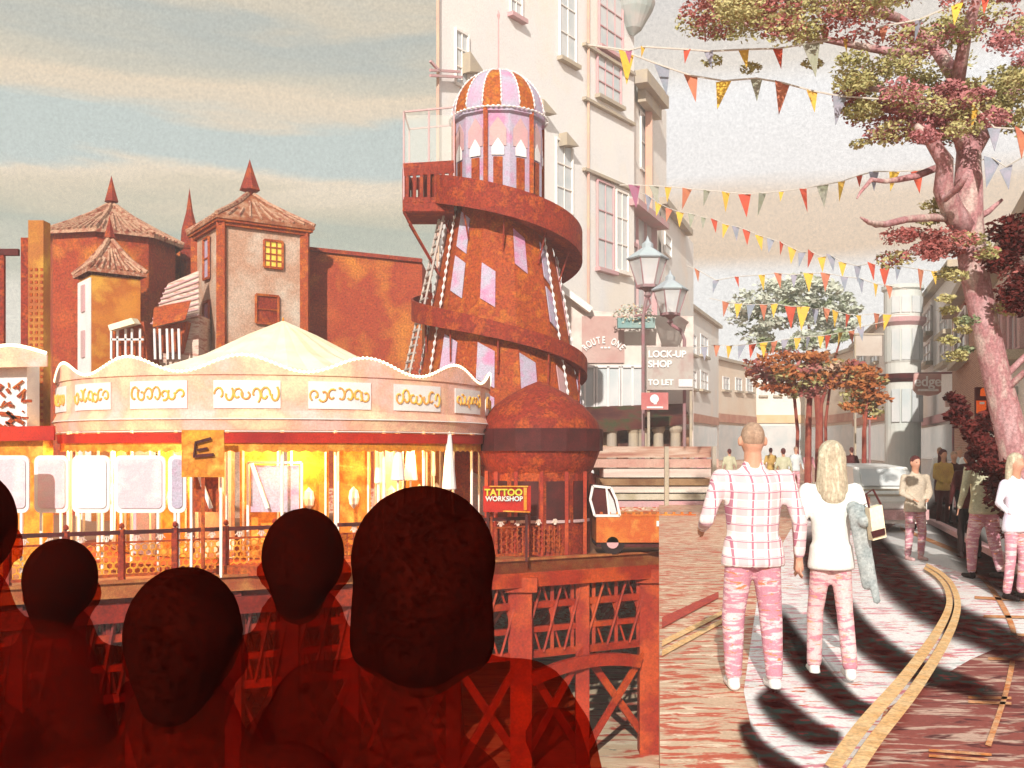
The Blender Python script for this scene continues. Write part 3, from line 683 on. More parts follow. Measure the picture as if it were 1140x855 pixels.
# small turret
tC = thing('fairground_turret', P(112, 560, 37.5), 'small turret with tiled cap and white corner strip before the broad tower', 'turret', 'spired towers behind the carousel')
c = P(122, 500, 37.5); s = 1.75; 
b = MB(); b.box((c.x,c.y,(ZD+z(312,37.5))/2), (s,s,z(312,37.5)-ZD), R(38)); b.build('wall', M('amber_render', (.62,.24,.03), (.48,.13,.02), .6, c3=(.7,.36,.05), grain=.28), tC)
m3 = Matrix.Rotation(R(38), 3, 'Z')
q = [loc(-s/2-.01,-s/2+.05,ZD), loc(-s/2-.01,s/2-.05,ZD), loc(-s/2-.01,s/2-.05,z(315,37.5)), loc(-s/2-.01,-s/2+.05,z(315,37.5))]
b = MB(); b.plate(q, m3@Vector((-.05,0,0))); f = b.build('white_face', white, tC)
for py in (335, 385):
    zc = z(py,37.5); q = [loc(-s/2-.07,-.22,zc-.5), loc(-s/2-.07,.22,zc-.5), loc(-s/2-.07,.22,zc+.5), loc(-s/2-.07,-.22,zc+.5)]; b = MB(); b.plate(q, m3@Vector((-.04,0,0))); b.build('window', pinkln, f)
pyramid_roof((c.x,c.y), z(306,37.5), z(268,37.5), 1.5, 4, R(38+45), 'roof', M('pinkish_tiles', (.50,.24,.14), (.30,.07,.03), 4, c3=(.60,.40,.28), grain=.3), tC, .8)
b = MB(); finial(b, (c.x,c.y), z(272,37.5), z(240,37.5), .22); b.build('spike', rust2, tC)
# slender spires
for px, py0, py1, r, d, lb in ((211,278,209,.38,44,'slender dark red spire rising between the two tile roofed towers'),(247,262,229,.09,44,'hair thin spike just left of the dark tiled spire')):
    t_ = thing('spire', P(px, 560, d), lb, 'spire', 'spires between the towers'); c_ = P(px,500,d)
    b = MB(); b.lathe((c_.x,c_.y,0), [(r*1.1,ZD),(r*1.1,z(py0,d)),(r*1.25,z(py0,d)),(r*1.25,z(py0-4,d)),(r*1.05,z(py0-8,d)),(r*.95,z(py0-22,d) if r > .2 else z(py0-12,d)),(r*.4,z(py0-42,d) if r > .2 else z(py0-20,d)),(0,z(py1,d))], 8); b.build('shaft', rust2, t_)
# long rust hall with sloping parapet, and the infill building between towers
hall = thing('fairground_hall', P(400, 560, 41.5), 'long rust red windowless hall with sloping parapet beside the helter skelter', 'building')
b = MB(); q = [P(318,276,41.5),P(470,292,41.5)]; b.plate([(q[0].x,41.5,ZD),(q[1].x,41.5,ZD),tuple(q[1]),tuple(q[0])], (0,5,0)); b.build('wall', wallor, hall)
b = MB(); b.bar(q[0]+Vector((0,-.02,.05)), q[1]+Vector((0,-.02,.05)), .25, .16); b.build('coping', rust2, hall)
infill = thing('fairground_hall', P(190, 560, 43.5), 'orange rendered building filling the gap between the two towers', 'building')
b = MB(); q = [P(148,274,44.2),P(240,282,44.2)]; b.plate([(q[0].x,44.2,ZD),(q[1].x,44.2,ZD),tuple(q[1]),tuple(q[0])], (0,3,0)); b.build('wall', wallor, infill)
# weatherboarded shed
sh = thing('boarded_shed', P(190, 560, 37), 'pale weatherboarded shed with steep plank roof beside the stucco tower', 'shed')
pl_ = M('pale_boards', (.62,.46,.36), (.74,.60,.50), 1.5, c3=(.50,.24,.18), grain=.25, stretch=(1,1,6))
b = MB(); b.plate([P(168,362,37),P(186,318,38.2),P(221,303,38.2),P(221,352,37)], (0,.12,.1)); rf = b.build('roof', pl_, sh)
b = MB()
for k in range(8):
    t_ = k/8; b.bar(P(168,362,37).lerp(P(186,318,38.2), t_)+Vector((0,-.05,.05)), P(221,352,37).lerp(P(221,303,38.2), t_)+Vector((0,-.05,.05)), .05)
b.build('batten', pinkln, rf)
b = MB(); b.plate([P(172,420,37.2),P(221,420,37.2),P(221,350,37.2),P(172,362,37.2)], (0,1.5,0)); b.build('wall', pl_, sh)
b = MB(); b.plate([P(171,344,36.4),P(212,336,36.4),P(206,356,36.1),P(170,364,36.1)], (0,.1,.08)); b.plate([P(173,364,36.6),P(208,358,36.6),P(200,392,36.6),P(178,392,36.6)], (0,.5,0)); b.build('dormer', rust, sh)
b = MB()
for xx in (172, 178, 186, 192, 199): b.bar(P(xx,366,36.3), P(xx+1,400,36.3), .08)
b.build('mullion', white, sh)
hut = thing('timber_hut', P(138, 560, 37), 'low timber hut with flat awning between turret and boarded shed', 'hut')
b = MB(); b.plate([P(124,420,36),P(166,420,36),P(160,358,36),P(126,358,36)], (0,1.2,0)); b.build('wall', rust, hut)
b = MB(); b.plate([P(120,362,35.5),P(146,354,35.5),P(150,360,35.3),P(122,368,35.3)], (0,.6,.05)); b.build('awning', cream, hut)
b = MB()
for xx in (124,131,140,147,156): b.bar(P(xx,366,35.7), P(xx,400,35.7), .07)
b.bar(P(124,378,35.7), P(160,378,35.7), .07); b.build('mullion', white, hut)
# perforated column and gantry at the far left
lc = thing('braced_column', P(37, 600, 24), 'square perforated orange steel column left of the spired towers', 'column')
b = MB(); xa, xb = P(31,500,24).x, P(48,500,24).x
b.box(((xa+xb)/2,24.2,(ZD+zy(245,24))/2), (xb-xa,.37,zy(245,24)-ZD)); b.build('shaft', M('amber_steel', (.60,.34,.05), (.42,.16,.03), .6, c3=(.36,.10,.03), grain=.25), lc)
b = MB(); xa2 = P(22,500,24).x; b.box(((xa+xa2)/2-.002,24.2,(ZD+zy(264,24))/2), (xa-xa2,.3,zy(264,24)-ZD)); b.build('flange', rust2, lc)
b = MB()
for r_ in range(26):
    for k in range(3):
        p = P(32.5+k*6+2, 300+r_*7, 24.005); b.lathe((0,0,0), [(0,0)], 3) if False else b.box(p, (.06,.02,.07))
b.build('perforation', rust, lc)
gt = thing('gantry', P(2, 600, 24), 'thin dark red post and beam gantry at the very edge left of the perforated column', 'gantry')
b = MB(); b.bar(P(-60,281,24), P(21,281,24), .1, .16); b.build('beam', maroon, gt)
b = MB(); b.bar(P(3,284,24), (P(3,500,24).x,24,ZD), .1); b.build('post', rust2, gt)
# booth at the left edge
bo = thing('fairground_booth', P(10, 600, 22.5), 'white fairground booth with red sprigged boards at the left edge', 'booth')
b = MB(); b.plate([P(-60,480,22.6),P(30,480,22.6),P(30,402,22.6),P(-60,402,22.6)], (0,.6,0)); b.build('board', white, bo)
b = MB(); b.plate([(P(-60,480,22.7).x,22.7,ZD),(P(48,480,22.7).x,22.7,ZD),P(48,480,22.7),P(-60,480,22.7)], (0,.5,0)); b.build('counter', gold, bo)
b = MB()
for k in range(26):
    x, y = random.uniform(-10,27), random.uniform(425,476); b.bar(P(x,y,22.55), P(x+random.uniform(-10,14),y-random.uniform(-9,9),22.55), .03, random.uniform(.03,.10))
b.build('sprig_pattern', rust, bo)
b = MB(); b.plate([P(-60,492,22.45),P(60,490,22.45),P(60,474,22.45),P(-60,476,22.45)], (0,.08,0)); b.build('red_shelf', MATS['signal_red'], bo)
b = MB(); b.plate([P(-60,408,22.3),P(40,404,22.3),P(40,396,22.5),P(-60,398,22.5)], (0,.3,0)); b.build('canopy', gold, bo)
b = MB(); top = [P(x, 392-6*math.sin((x+20)/20.0), 22.2) for x in range(-60, 53, 4)]
b.plate([P(-60,410,22.2), P(52,408,22.2)]+top[::-1], (0,.06,0)); b.build('scalloped_crest', pinkw, bo)
b = MB(); b.tube([p+Vector((0,-.02,.03)) for p in top], .04, 6); b.build('edge_bulb_string', bulb, bo)
# ------------------------------------------------------------------ street buildings
def prism_wall(b, p, q, z0, z1, depth, n_=None):           # wall from p to q (xy), thickness going away
    p, q = Vector((*p, 0)), Vector((*q, 0)); m_ = min((p, q), key=lambda v: abs(v.x-.3*v.y)*0+v.y); n_ = Vector((m_.x, m_.y, 0)).normalized()*depth*1.02+Vector((.02*depth if p.x < q.x and p.y < q.y else -.02*depth, 0, 0))
    b.plate([p+Vector((0,0,z0)), q+Vector((0,0,z0)), q+Vector((0,0,z1)), p+Vector((0,0,z1))], n_)
class Wall:
    def __init__(s, pxa, da, pxb, db): s.p = P(pxa,HZ,da).xy; s.q = P(pxb,HZ,db).xy; s.d = (s.q-s.p).normalized(); s.n = Vector((s.d.y, -s.d.x)); s.n = s.n if s.n.dot(s.p+s.q) < 0 else -s.n
    def at(s, px, py, out=0):
        k = (px-CX)/F; p = s.p+s.n*out; t = (k*p.y-p.x)/(s.d.x-k*s.d.y); w_ = p+s.d*t; return Vector((w_.x, w_.y, EYE+(HZ-py)*w_.y/F))
    def rect(s, x0, y0, x1, y1, out=0):
        a = s.at(x0, y1, out); b_ = s.at(x1, y0, out); m_ = s.at((x0+x1)/2, y0, out).z; n_ = s.at((x0+x1)/2, y1, out).z
        return [Vector((a.x,a.y,n_)), Vector((b_.x,b_.y,n_)), Vector((b_.x,b_.y,m_)), Vector((a.x,a.y,m_))]
    def n3(s): return Vector((s.n.x, s.n.y, 0))
def sash(W, rect, par, fm, gm, cols=2, rows=2, sill=None, name='window', surround=.12):
    q = W.rect(*rect, out=.01); n_ = W.n3()
    b = MB(); b.plate(q, n_*.03); f = b.build(name, gm, par)
    b = MB(); o_ = n_*.06; wd = (q[1]-q[0]).length
    for i in range(4): b.bar(q[i]+o_, q[(i+1)%4]+o_, surround)
    for i in range(1, cols): b.bar(q[0].lerp(q[1], i/cols)+o_, q[3].lerp(q[2], i/cols)+o_, surround*.45)
    for i in range(1, rows): b.bar(q[0].lerp(q[3], i/rows)+o_, q[1].lerp(q[2], i/rows)+o_, surround*.5)
    b.build('frame', fm, f)
    if sill:
        b = MB(); d = (q[1]-q[0]).normalized(); b.bar(q[0]-d*.15+n_*.16+Vector((0,0,-.12)), q[1]+d*.15+n_*.16+Vector((0,0,-.12)), .34, .2); b.build('sill', sill, f)
    return f
# large white corner house behind the helter skelter
WA = Wall(486, 43, 706, 57)
hA = thing('corner_house', (WA.p.x+4, WA.p.y+5, 0), 'tall white rendered house with sash bays rising behind the helter skelter', 'building')
b = MB(); prism_wall(b, WA.p, WA.q, -.2, 31, 12); b.build('wall', offw, hA)
for r_, sl, cl in (((567,-30,580,18),pinkln,2),((622,-20,640,68),tanpt,2),((666,-10,692,58),pinkln,3),((664,64,690,112),tanpt,3),((664,204,682,300),pinkln,2),((685,214,698,302),offw2,2),((618,158,636,236),None,2),((590,236,604,300),tanpt,2),((572,92,590,150),tanpt,2),((506,36,520,96),None,2)):
    sash(WA, r_, hA, pinkln if r_[0] in (666,664) else offw2, glassp, cl, 3, sl)
for y0 in (62, 120, 196):
    a_, c_ = WA.rect(650, y0, 706, y0+4, .12)[:2]; b = MB(); b.bar(a_, c_, .26, .16); b.build('string_course', tanpt, hA)
b = MB()
for px_ in (487.5, 655): q = WA.at(px_, 250, .12); b.bar((q.x,q.y,0), (q.x,q.y,30.9), .12)
b.build('downpipe', M('tan_pipe', (.60,.44,.30), (.62,.34,.28), .6, grain=.15), hA)
for (x0,y0,x1,y1) in ((514,64,530,86),(596,116,611,130),(622,152,636,166)):
    q = WA.rect(x0,y0,x1,y1,.05); b = MB(); b.plate([q[0],q[1].lerp(q[2],.3),q[3]], WA.n3()*.5); b.build('wall_bracket', tanpt, hA)
b = MB(); q = [WA.at(479,78,.3), WA.at(512,80,.3), WA.at(479,84,.3), WA.at(514,86,.3)]; b.bar(q[0],q[1],.1); b.bar(q[2],q[3],.1); b.bar(WA.at(479,68,.3),WA.at(490,80,.3),.1); b.build('balcony_rail', pinkln, hA)
q = WA.at(704, 10); b = MB(); b.lathe((q.x,q.y-.4,0), [(.0,zy(34,57)-.6),(.5,zy(30,57)-.4),(1.1,zy(18,57)),(1.25,zy(10,57)),(1.25,zy(8,57)),(1.0,zy(8,57)),(1.0,zy(-30,57))], 20); b.build('round_oriel', M('greyed_lead', (.40,.46,.44), (.52,.50,.48), 1, grain=.15), hA)
b = MB(); b.lathe((q.x,q.y-.4,0), [(1.3,zy(2,57)),(1.45,zy(0,57)),(1.3,zy(-4,57))], 24); b.build('oriel_rim', pinkln, hA)
# second house beyond with the corbelled cornice
WB = Wall(700, 58, 742, 66)
hB = thing('terraced_house', (WB.p.x+2, WB.p.y+3, 0), 'narrow pale house with tan corbel and rose coloured bay next to the white corner house', 'building')
b = MB(); prism_wall(b, WB.p, WB.q, -.2, zy(100,62), 9); b.build('wall', offw2, hB)
b = MB(); q = WB.rect(706,94,731,108,.3); b.plate(q, WB.n3()*.8); q = WB.rect(710,108,728,124,.2); b.plate(q, WB.n3()*.5); b.build('corbel', tanpt, hB)
b = MB(); q = WB.at(722,130,.3); q2 = WB.at(722,240,.3); b.bar((q.x,q.y,q.z+1.2),(q.x,q.y,q2.z),.42,.3); b.build('pilaster', M('peach_trim', (.66,.42,.28), (.62,.34,.28), .7, grain=.15), hB)
sash(WB, (712,128,719,190), hB, offw, glassp, 1, 2, None)
sash(WB, (698,240,726,352), hB, pinkln, glassp, 3, 3, pinkln, surround=.45)
b = MB(); q = WB.rect(694,236,730,243,.1); b.plate(q, WB.n3()*.9); b.build('bay_cornice', pinkln, hB)
# third low house
WC = Wall(736, 64, 772, 76)
hC = thing('terraced_house', (WC.p.x+2, WC.p.y+3, 0), 'lower cream house with flat parapet and one small window beyond the rose bay', 'building')
b = MB(); prism_wall(b, WC.p, WC.q, -.2, zy(244,68), 9); b.build('wall', offw2, hC)
b = MB(); q = WC.rect(734,238,764,245,.05); b.plate(q, WC.n3()*.5); b.build('parapet', tanpt, hC)
sash(WC, (739,262,746,284), hC, offw, glassp, 1, 2, None); sash(WC, (741,312,749,338), hC, offw, glassp, 1, 2, None)
# shop row at street level, facing us
D = 41.0
shop = thing('corner_shop', P(700, 540, D), 'low faded rose shop with arched lettering and striped columns under the white corner house', 'shop')
b = MB(); b.plate([(P(618,0,D).x,D,-.2),(P(772,0,D).x,D,-.2),P(772,352,D),P(700,350,D),P(655,345,D),P(618,316,D)], (0,1.6,0)); b.build('wall', M('faded_rose_wall', (.66,.55,.50), (.72,.66,.60), .5, c3=(.60,.42,.38), grain=.12), shop)
b = MB(); b.bar(P(612,312,D-.3), P(658,346,D-.3), .5, .25); b.build('verge_board', offw2, shop)
b = MB(); b.plate([P(648,404,D-.1),P(695,404,D-.1),P(695,352,D-.1),P(648,352,D-.1)], (0,.08,0)); f = b.build('fascia_board', M('dusty_rose_board', (.50,.30,.27), (.56,.40,.36), .8, grain=.15), shop)
def text(body, size, mat, par, pos, rx=90, rz=0, ext=.01, off_=.012, name='lettering', align='LEFT', roty=0, sx_=1.0):
    cu = bpy.data.curves.new(name, 'FONT'); cu.body = body; cu.size = size; cu.extrude = ext; cu.offset = off_; cu.align_x = align; cu.align_y = 'CENTER'
    tmp = bpy.data.objects.new('tmp', cu); COL.objects.link(tmp); bpy.context.view_layer.update()
    me = bpy.data.meshes.new_from_object(tmp.evaluated_get(bpy.context.evaluated_depsgraph_get())); bpy.data.objects.remove(tmp); bpy.data.curves.remove(cu)
    me.transform(Matrix.Diagonal((sx_,1,1,1)))
    me.transform(Matrix.Rotation(R(roty), 4, 'Z')); me.transform(Matrix.Rotation(R(90), 4, 'X')); me.transform(Matrix.Rotation(rz, 4, 'Z'))
    o_ = ORG[par.name] if par is not None else Vector((0,0,0)); me.transform(Matrix.Translation(Vector(pos)-o_))
    me.materials.clear(); me.materials.append(mat); me.name = name
    o = bpy.data.objects.new(name, me); COL.objects.link(o); o.parent = par; return o
letw = M('letter_white', (.86,.84,.82), grain=.05)
for i, ch in enumerate('ROUTE ONE'):
    if ch == ' ': continue
    a = 137-i*(94/8); cpx, cpy, rr = 672, 404, 28
    text(ch, .40, letw, f, P(cpx+rr*math.cos(R(a)), cpy-rr*math.sin(R(a))*.9, D-.16), roty=a-90, align='CENTER', name='letter', off_=.010, sx_=.62)
b = MB(); 
for k in (-1, 0, 1): b.box(P(674+k*4,387,D-.14), (.10,.03,.07))
b.build('letter_ornament', letw, f)
def box_px(b, x0, y0, x1, y1, d, t): b.plate([P(x0,y1,d),P(x1,y1,d),P(x1,y0,d),P(x0,y0,d)], (0,t,0))
for x0, x1 in ((640,662),(664,690),(692,716)):
    b = MB(); box_px(b, x0, 408, x1, 456, D-.03, .03); g_ = b.build('shop_window', glassp, shop)
    b = MB()
    for x in (x0, (x0+x1)/2, x1): b.bar(P(x,408,D-.08), P(x,458,D-.08), .1)
    b.bar(P(x0,408,D-.08), P(x1,408,D-.08), .1); b.build('frame', white, g_)
b = MB(); b.plate([P(640,472,D-1.5),P(768,466,D-1.5),P(760,452,D-.1),P(640,456,D-.1)], (0,0,.1)); b.plate([P(640,484,D-1.52),P(768,472,D-1.52),P(768,464,D-1.52),P(640,471,D-1.52)], (0,.06,0)); b.build('awning', M('dark_awning', (.07,.012,.012), (.12,.03,.02), 1.5, c3=(.05,.06,.02), grain=.3), shop)
for x in (681, 705, 716, 733, 752):
    b = MB(); p = P(x, 474, D-1.2); b.lathe((p.x,p.y,0), [(.30,0),(.26,.2),(.22,.3),(.20,p.z-.3),(.28,p.z-.15),(.28,p.z)], 12); b.build('column', tanpt, shop)
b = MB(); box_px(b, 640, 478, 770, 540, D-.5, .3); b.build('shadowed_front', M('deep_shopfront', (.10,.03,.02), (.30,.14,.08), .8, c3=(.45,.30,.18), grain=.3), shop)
# to-let board
tl = thing('letting_board', P(746, 450, 38), 'large square board reading LOCK-UP SHOP TO LET with a blanked number', 'sign')
brd = M('drab_board', (.42,.35,.32), (.48,.44,.40), .7, c3=(.40,.27,.25), grain=.12)
b = MB(); box_px(b, 720, 386, 772, 434, 38, .08); f = b.build('board', brd, tl)
text('LOCK-UP', .36, letw, f, P(721.5,394.5,37.96), off_=.012, sx_=.96); text('SHOP', .36, letw, f, P(721.5,405.5,37.96), off_=.012); text('TO LET', .31, letw, f, P(721.5,426,37.96), off_=.011, sx_=.95)
b = MB(); box_px(b, 755.5, 422, 771, 430.5, 37.95, .02); b.build('number_patch', white, f)
b = MB(); box_px(b, 714, 437, 744, 456, 37.9, .06); f2 = b.build('lower_board', M('soft_red_board', (.52,.14,.14), (.56,.24,.22), 1, grain=.12), tl)
b = MB(); p = P(728.5,444,37.88); b.lathe((0,0,0), [(0,0)], 3)
vs_ = [p+Vector((.17*math.cos(t_), 0, .17*math.sin(t_))) for t_ in [k/16*2*math.pi for k in range(16)]]; b = MB(); b.plate(vs_, (0,-.02,0)); b.box(p+Vector((.03,0,-.13)), (.12,.02,.16)); b.build('emblem', letw, f2)
b = MB(); b.box(P(729,453.5,37.88), (.62,.015,.07)); b.build('caption_line', letw, f2)
for x in (722, 769): b = MB(); b.bar(P(x,386,38.12), (P(x,0,38.12).x,38.12,0), .1); b.build('post', tanpt, tl)
# upper-street backdrop houses, pale and far
def simple_house(pxa, da, pxb, db, top, mat, label, wins, roof=None, name='terraced_house', cat='building', shopc=None, gm=None, depth=7, fm=None):
    W = Wall(pxa, da, pxb, db); mid = (W.p+W.q)/2
    t_ = thing(name, (mid.x, mid.y, 0), label, cat); h = zy(top, (da+db)/2)
    b = MB(); prism_wall(b, W.p, W.q, -.2, h, depth); b.build('wall', mat, t_)
    n_ = W.n3()
    b = MB(); b.bar(Vector((*W.p,h))+n_*.15, Vector((*W.q,h))+n_*.15, .5, .3); b.build('cornice', roof or tanpt, t_)
    for r_ in wins: sash(W, r_, t_, fm or white, gm or glassp, 2, 2, tanpt if r_[3]-r_[1] > 10 else None, surround=.1)
    if shopc:
        q = W.rect(min(pxa,pxb)+1, 462, max(pxa,pxb)-1, 471, .04); b = MB(); b.plate(q, n_*.15); b.build('shop_fascia', shopc, t_)
        q = W.rect(min(pxa,pxb)+2, 474, max(pxa,pxb)-2, 512, .02); b = MB(); b.plate(q, n_*.05); b.build('shopfront', glassp, t_)
    return t_, W
fadr = M('faded_red_fascia', (.50,.20,.14), (.60,.34,.24), 1, grain=.12)
peach = M('peach_render', (.78,.62,.48), (.80,.70,.58), .3, grain=.08)
simple_house(762, 80, 800, 96, 352, offw2, 'far cream shop house past the letting board with faded red fascia', [(766,372,774,394),(779,374,787,396),(766,412,774,432),(779,414,787,434)], shopc=fadr)
simple_house(796, 98, 842, 110, 404, peach, 'far peach house at the end of the street left of the mid tree trunks', [(804,420,811,434),(818,421,825,435),(830,422,837,436)], shopc=fadr)
simple_house(838, 112, 900, 112, 416, offw2, 'distant pale terrace closing the street behind the orange tree', [(846,428,853,440),(862,428,869,440),(878,428,885,440)], shopc=M('sandy_fascia', (.70,.48,.26), (.74,.56,.36), 1, grain=.1))
simple_house(896, 108, 956, 88, 398, peach, 'distant sandy terrace behind the right half of the orange tree', [(904,412,912,428),(920,411,928,427),(938,410,946,426)], shopc=fadr)
simple_house(950, 84, 990, 64, 372, offw2, 'pale narrow house behind the small red 101 sign', [(956,388,963,404),(970,386,978,404),(956,420,963,438),(970,418,978,438)], shopc=fadr)
# round bay building
D = 50
bt = thing('bay_tower', P(1003, 540, D), 'pale grey three storey round bay tower with red and green window boxes', 'building')
c = P(1005, 500, D); gg = M('grey_green_render', (.56,.60,.57), (.66,.66,.62), .4, grain=.1)
rw = 20*D/F
b = MB(); b.lathe((c.x,c.y,0), [(rw*.95,-.1),(rw*.95,zy(405,D)),(rw,zy(403,D)),(rw,zy(325,D)),(rw*1.12,zy(323,D)),(rw*1.12,zy(319,D)),(0,zy(316,D))], 24); b.build('wall', gg, bt)
for y in (358, 420):
    b = MB(); b.lathe((c.x,c.y,0), [(rw*1.0,zy(y+6,D)),(rw*1.22,zy(y+2,D)),(rw*1.25,zy(y-3,D)),(rw,zy(y-3,D))], 24); b.build('window_box', pinkln if y == 358 else maroon, bt)
for a in (228, 258, 288, 316):
    for y0, y1 in ((332,350),(368,402),(434,470)):
        m_ = Vector((math.cos(R(a)), math.sin(R(a)), 0)); tx = Vector((-m_.y, m_.x, 0)); cc_ = Vector((c.x,c.y,0))+m_*(rw-.01); h = .2
        b = MB(); b.plate([cc_-tx*h+Vector((0,0,zy(y1,D))), cc_+tx*h+Vector((0,0,zy(y1,D))), cc_+tx*h+Vector((0,0,zy(y0,D))), cc_-tx*h+Vector((0,0,zy(y0,D)))], m_*.05); b.build('window', glassp, bt)
# white block with the oval sign
_, WD = simple_house(1024, 56, 1066, 42, 322, offw, 'tall white shop house holding the oval shop sign', [(1030,345,1038,372),(1048,340,1058,370),(1030,382,1038,404),(1048,380,1058,404)], shopc=pinkln)
# brick house
brick = bpy.data.materials.new('brown_brick'); brick.use_nodes = True; t = brick.node_tree; bs = t.nodes['Principled BSDF']
bt_ = N(t, 'ShaderNodeTexBrick'); bt_.inputs['Scale'].default_value = 4; bt_.inputs['Color1'].default_value = (.42,.20,.11,1); bt_.inputs['Color2'].default_value = (.30,.12,.07,1); bt_.inputs['Mortar'].default_value = (.55,.42,.34,1); bt_.inputs['Mortar Size'].default_value = .03
mpn = N(t, 'ShaderNodeMapping'); mpn.inputs['Rotation'].default_value = (R(90),0,0); L(t, N(t,'ShaderNodeTexCoord').outputs['Object'], mpn.inputs['Vector']); L(t, mpn.outputs[0], bt_.inputs['Vector']); L(t, bt_.outputs[0], bs.inputs['Base Color']); bs.inputs['Roughness'].default_value = .9
simple_house(1060, 40, 1104, 27, 322, brick, 'brown brick house with tall dark sash window behind the pink tree trunk', [(1065,350,1078,400)], shopc=None, gm=glassd)
simple_house(1102, 26.5, 1300, 10, 238, offw2, 'near white house at the right edge behind the tree and orange board', [(1112,330,1120,400),(1128,300,1140,392)], shopc=None, depth=6, fm=pinkln)
# ------------------------------------------------------------------ street lamps
iron = M('rose_iron', (.36,.16,.18), (.30,.22,.22), 2, grain=.15)
def lantern(px, ytop, ybot, d, label, arm=None, post=None):
    s_ = d/F; h = (ybot-ytop)*s_; top = P(px, ytop, d); bot = P(px, ybot, d)
    t_ = thing('street_lamp', (top.x, d, 0 if post else bot.z), label, 'street lamp')
    w_ = h*.33; zb = top.z-h*.42; 
    b = MB(); b.lathe((top.x,d,0), [(w_*.55,bot.z+h*.12),(w_,zb)], 6); b.build('glass', M('lamp_glass', (.74,.78,.80), (.82,.80,.78), 1, grain=.03, ghost=.35), t_)
    b = MB()
    for k in range(6):
        a = 2*math.pi*k/6; b.bar((top.x+w_*.55*math.cos(a), d+w_*.55*math.sin(a), bot.z+h*.12), (top.x+w_*math.cos(a), d+w_*math.sin(a), zb), .045)
    b.lathe((top.x,d,0), [(w_*.62,bot.z+h*.08),(w_*.62,bot.z+h*.13)], 6); b.build('frame', iron, t_)
    b = MB(); b.lathe((top.x,d,0), [(w_*1.1,zb-.02),(w_*1.15,zb+.03),(w_*.5,zb+h*.16),(w_*.3,zb+h*.2),(w_*.3,zb+h*.27),(w_*.12,zb+h*.32),(0,top.z)], 6); b.build('cap', M('lead_blue', (.46,.54,.56), (.40,.44,.48), 1, grain=.12), t_)
    b = MB(); b.lathe((top.x,d,0), [(0,bot.z-h*.12),(w_*.2,bot.z-h*.05),(w_*.12,bot.z+.02),(w_*.45,bot.z+h*.1)], 8); b.build('base_knop', iron, t_)
    if arm: b = MB(); b.tube([(top.x,d,bot.z)]+[P(x,y,d) for x, y in arm], .05, 6); b.build('bracket_arm', iron, t_)
    if post: b = MB(); b.tube([(top.x,d,bot.z)]+[P(x,y,d) for x, y in post]+[(P(post[-1][0],0,d).x,d,0)], .07, 8); b.build('post', iron, t_)
    return t_
lantern(721, 262, 326, 39.5, 'larger hexagonal street lantern hanging from a bracket at the rose bay', arm=[(724,338),(716,350),(706,352)], post=[(716,352)])
lantern(746, 300, 356, 39, 'smaller hexagonal lantern with spiked cap on a curved post above the letting board', post=[(748,362),(758,368),(762,378)])
# flower trough over the shop
leafm = [M('leaf_olive', (.42,.40,.16), (.54,.48,.22), 1.5, grain=.3, bump=0), M('leaf_crimson', (.40,.11,.10), (.48,.18,.16), 1.5, grain=.3, bump=0), M('leaf_green', (.26,.32,.18), (.34,.38,.22), 1.5, grain=.3, bump=0), M('leaf_orange', (.45,.12,.04), (.50,.20,.06), 1.5, grain=.3, bump=0), M('leaf_rose', (.56,.22,.24), (.46,.18,.18), 1.5, grain=.3, bump=0), M('leaf_sage', (.56,.60,.50), (.62,.64,.54), 1.5, grain=.2, bump=0), M('leaf_salmon', (.60,.34,.24), (.56,.40,.28), 1.5, grain=.2, bump=0)]
def leaves(b, c, rad, n, size, squash=(1,1,1)):
    for _ in range(n):
        while True:
            v = Vector((random.uniform(-1,1), random.uniform(-1,1), random.uniform(-1,1)))
            if v.length < 1: break
        v = Vector((v.x*squash[0], v.y*squash[1], v.z*squash[2]))*rad
        p = Vector(c)+v; a = Vector((random.gauss(0,1),random.gauss(0,1),random.gauss(0,.5))).normalized(); q_ = a.cross(Vector((random.gauss(0,1),random.gauss(0,1),random.gauss(0,1)))).normalized(); s_ = size*random.uniform(.6,1.3)
        i = len(b.v); b.v += [p-a*s_, p+q_*s_*.5, p+a*s_, p-q_*s_*.5]; b.f.append((i,i+1,i+2,i+3))
fl = thing('flower_trough', P(708, 362, 40), 'flower trough with yellow green trailing plants over the shop fascia', 'planter')
b = MB(); b.box(P(708,360,40), (1.5,.35,.4)); b.build('trough', teal, fl)
b = MB(); leaves(b, P(706,350,39.9), .9, 260, .08, (1,.4,.45)); b.build('foliage', leafm[5], fl)
b = MB(); leaves(b, P(706,349,39.8), .9, 90, .06, (1,.4,.45)); b.build('blossom', M('petal', (.78,.60,.20), (.70,.24,.22), 8, grain=.1), fl)
# ------------------------------------------------------------------ signs on the right
sg = thing('oval_shop_sign', P(1030, 430, 40), 'rose framed hanging shop sign with rounded foot and bold white lettering', 'sign')
b = MB(); pts = [(1018,416),(1048,416),(1048,436),(1044,439),(1034,441),(1022,439),(1017,434)]; b.plate([P(x,y,40) for x, y in pts][::-1], (0,.1,0)); f = b.build('board', M('rose_sign', (.56,.30,.28), (.62,.44,.38), 1.2, grain=.12), sg)
text('edge', .58, letw, f, P(1033,425,39.94), off_=.012, align='CENTER'); b = MB(); box_px(b, 1022, 433, 1045, 435.5, 39.93, .03); b.build('underline', letw, f)
b = MB(); b.bar(P(1018,416,40.05), P(1062,415,40.05), .08); b.build('bracket', iron, sg)
sg = thing('number_sign', P(967, 466, 42), 'small red sign reading 101 in pale figures', 'sign')
b = MB(); box_px(b, 961, 456, 976, 467, 42, .08); f = b.build('board', M('vermilion_board', (.60,.09,.03), (.62,.22,.12), 1, grain=.12), sg); text('101', .36, letw, f, P(968.5,461.5,41.95), off_=.012, align='CENTER')
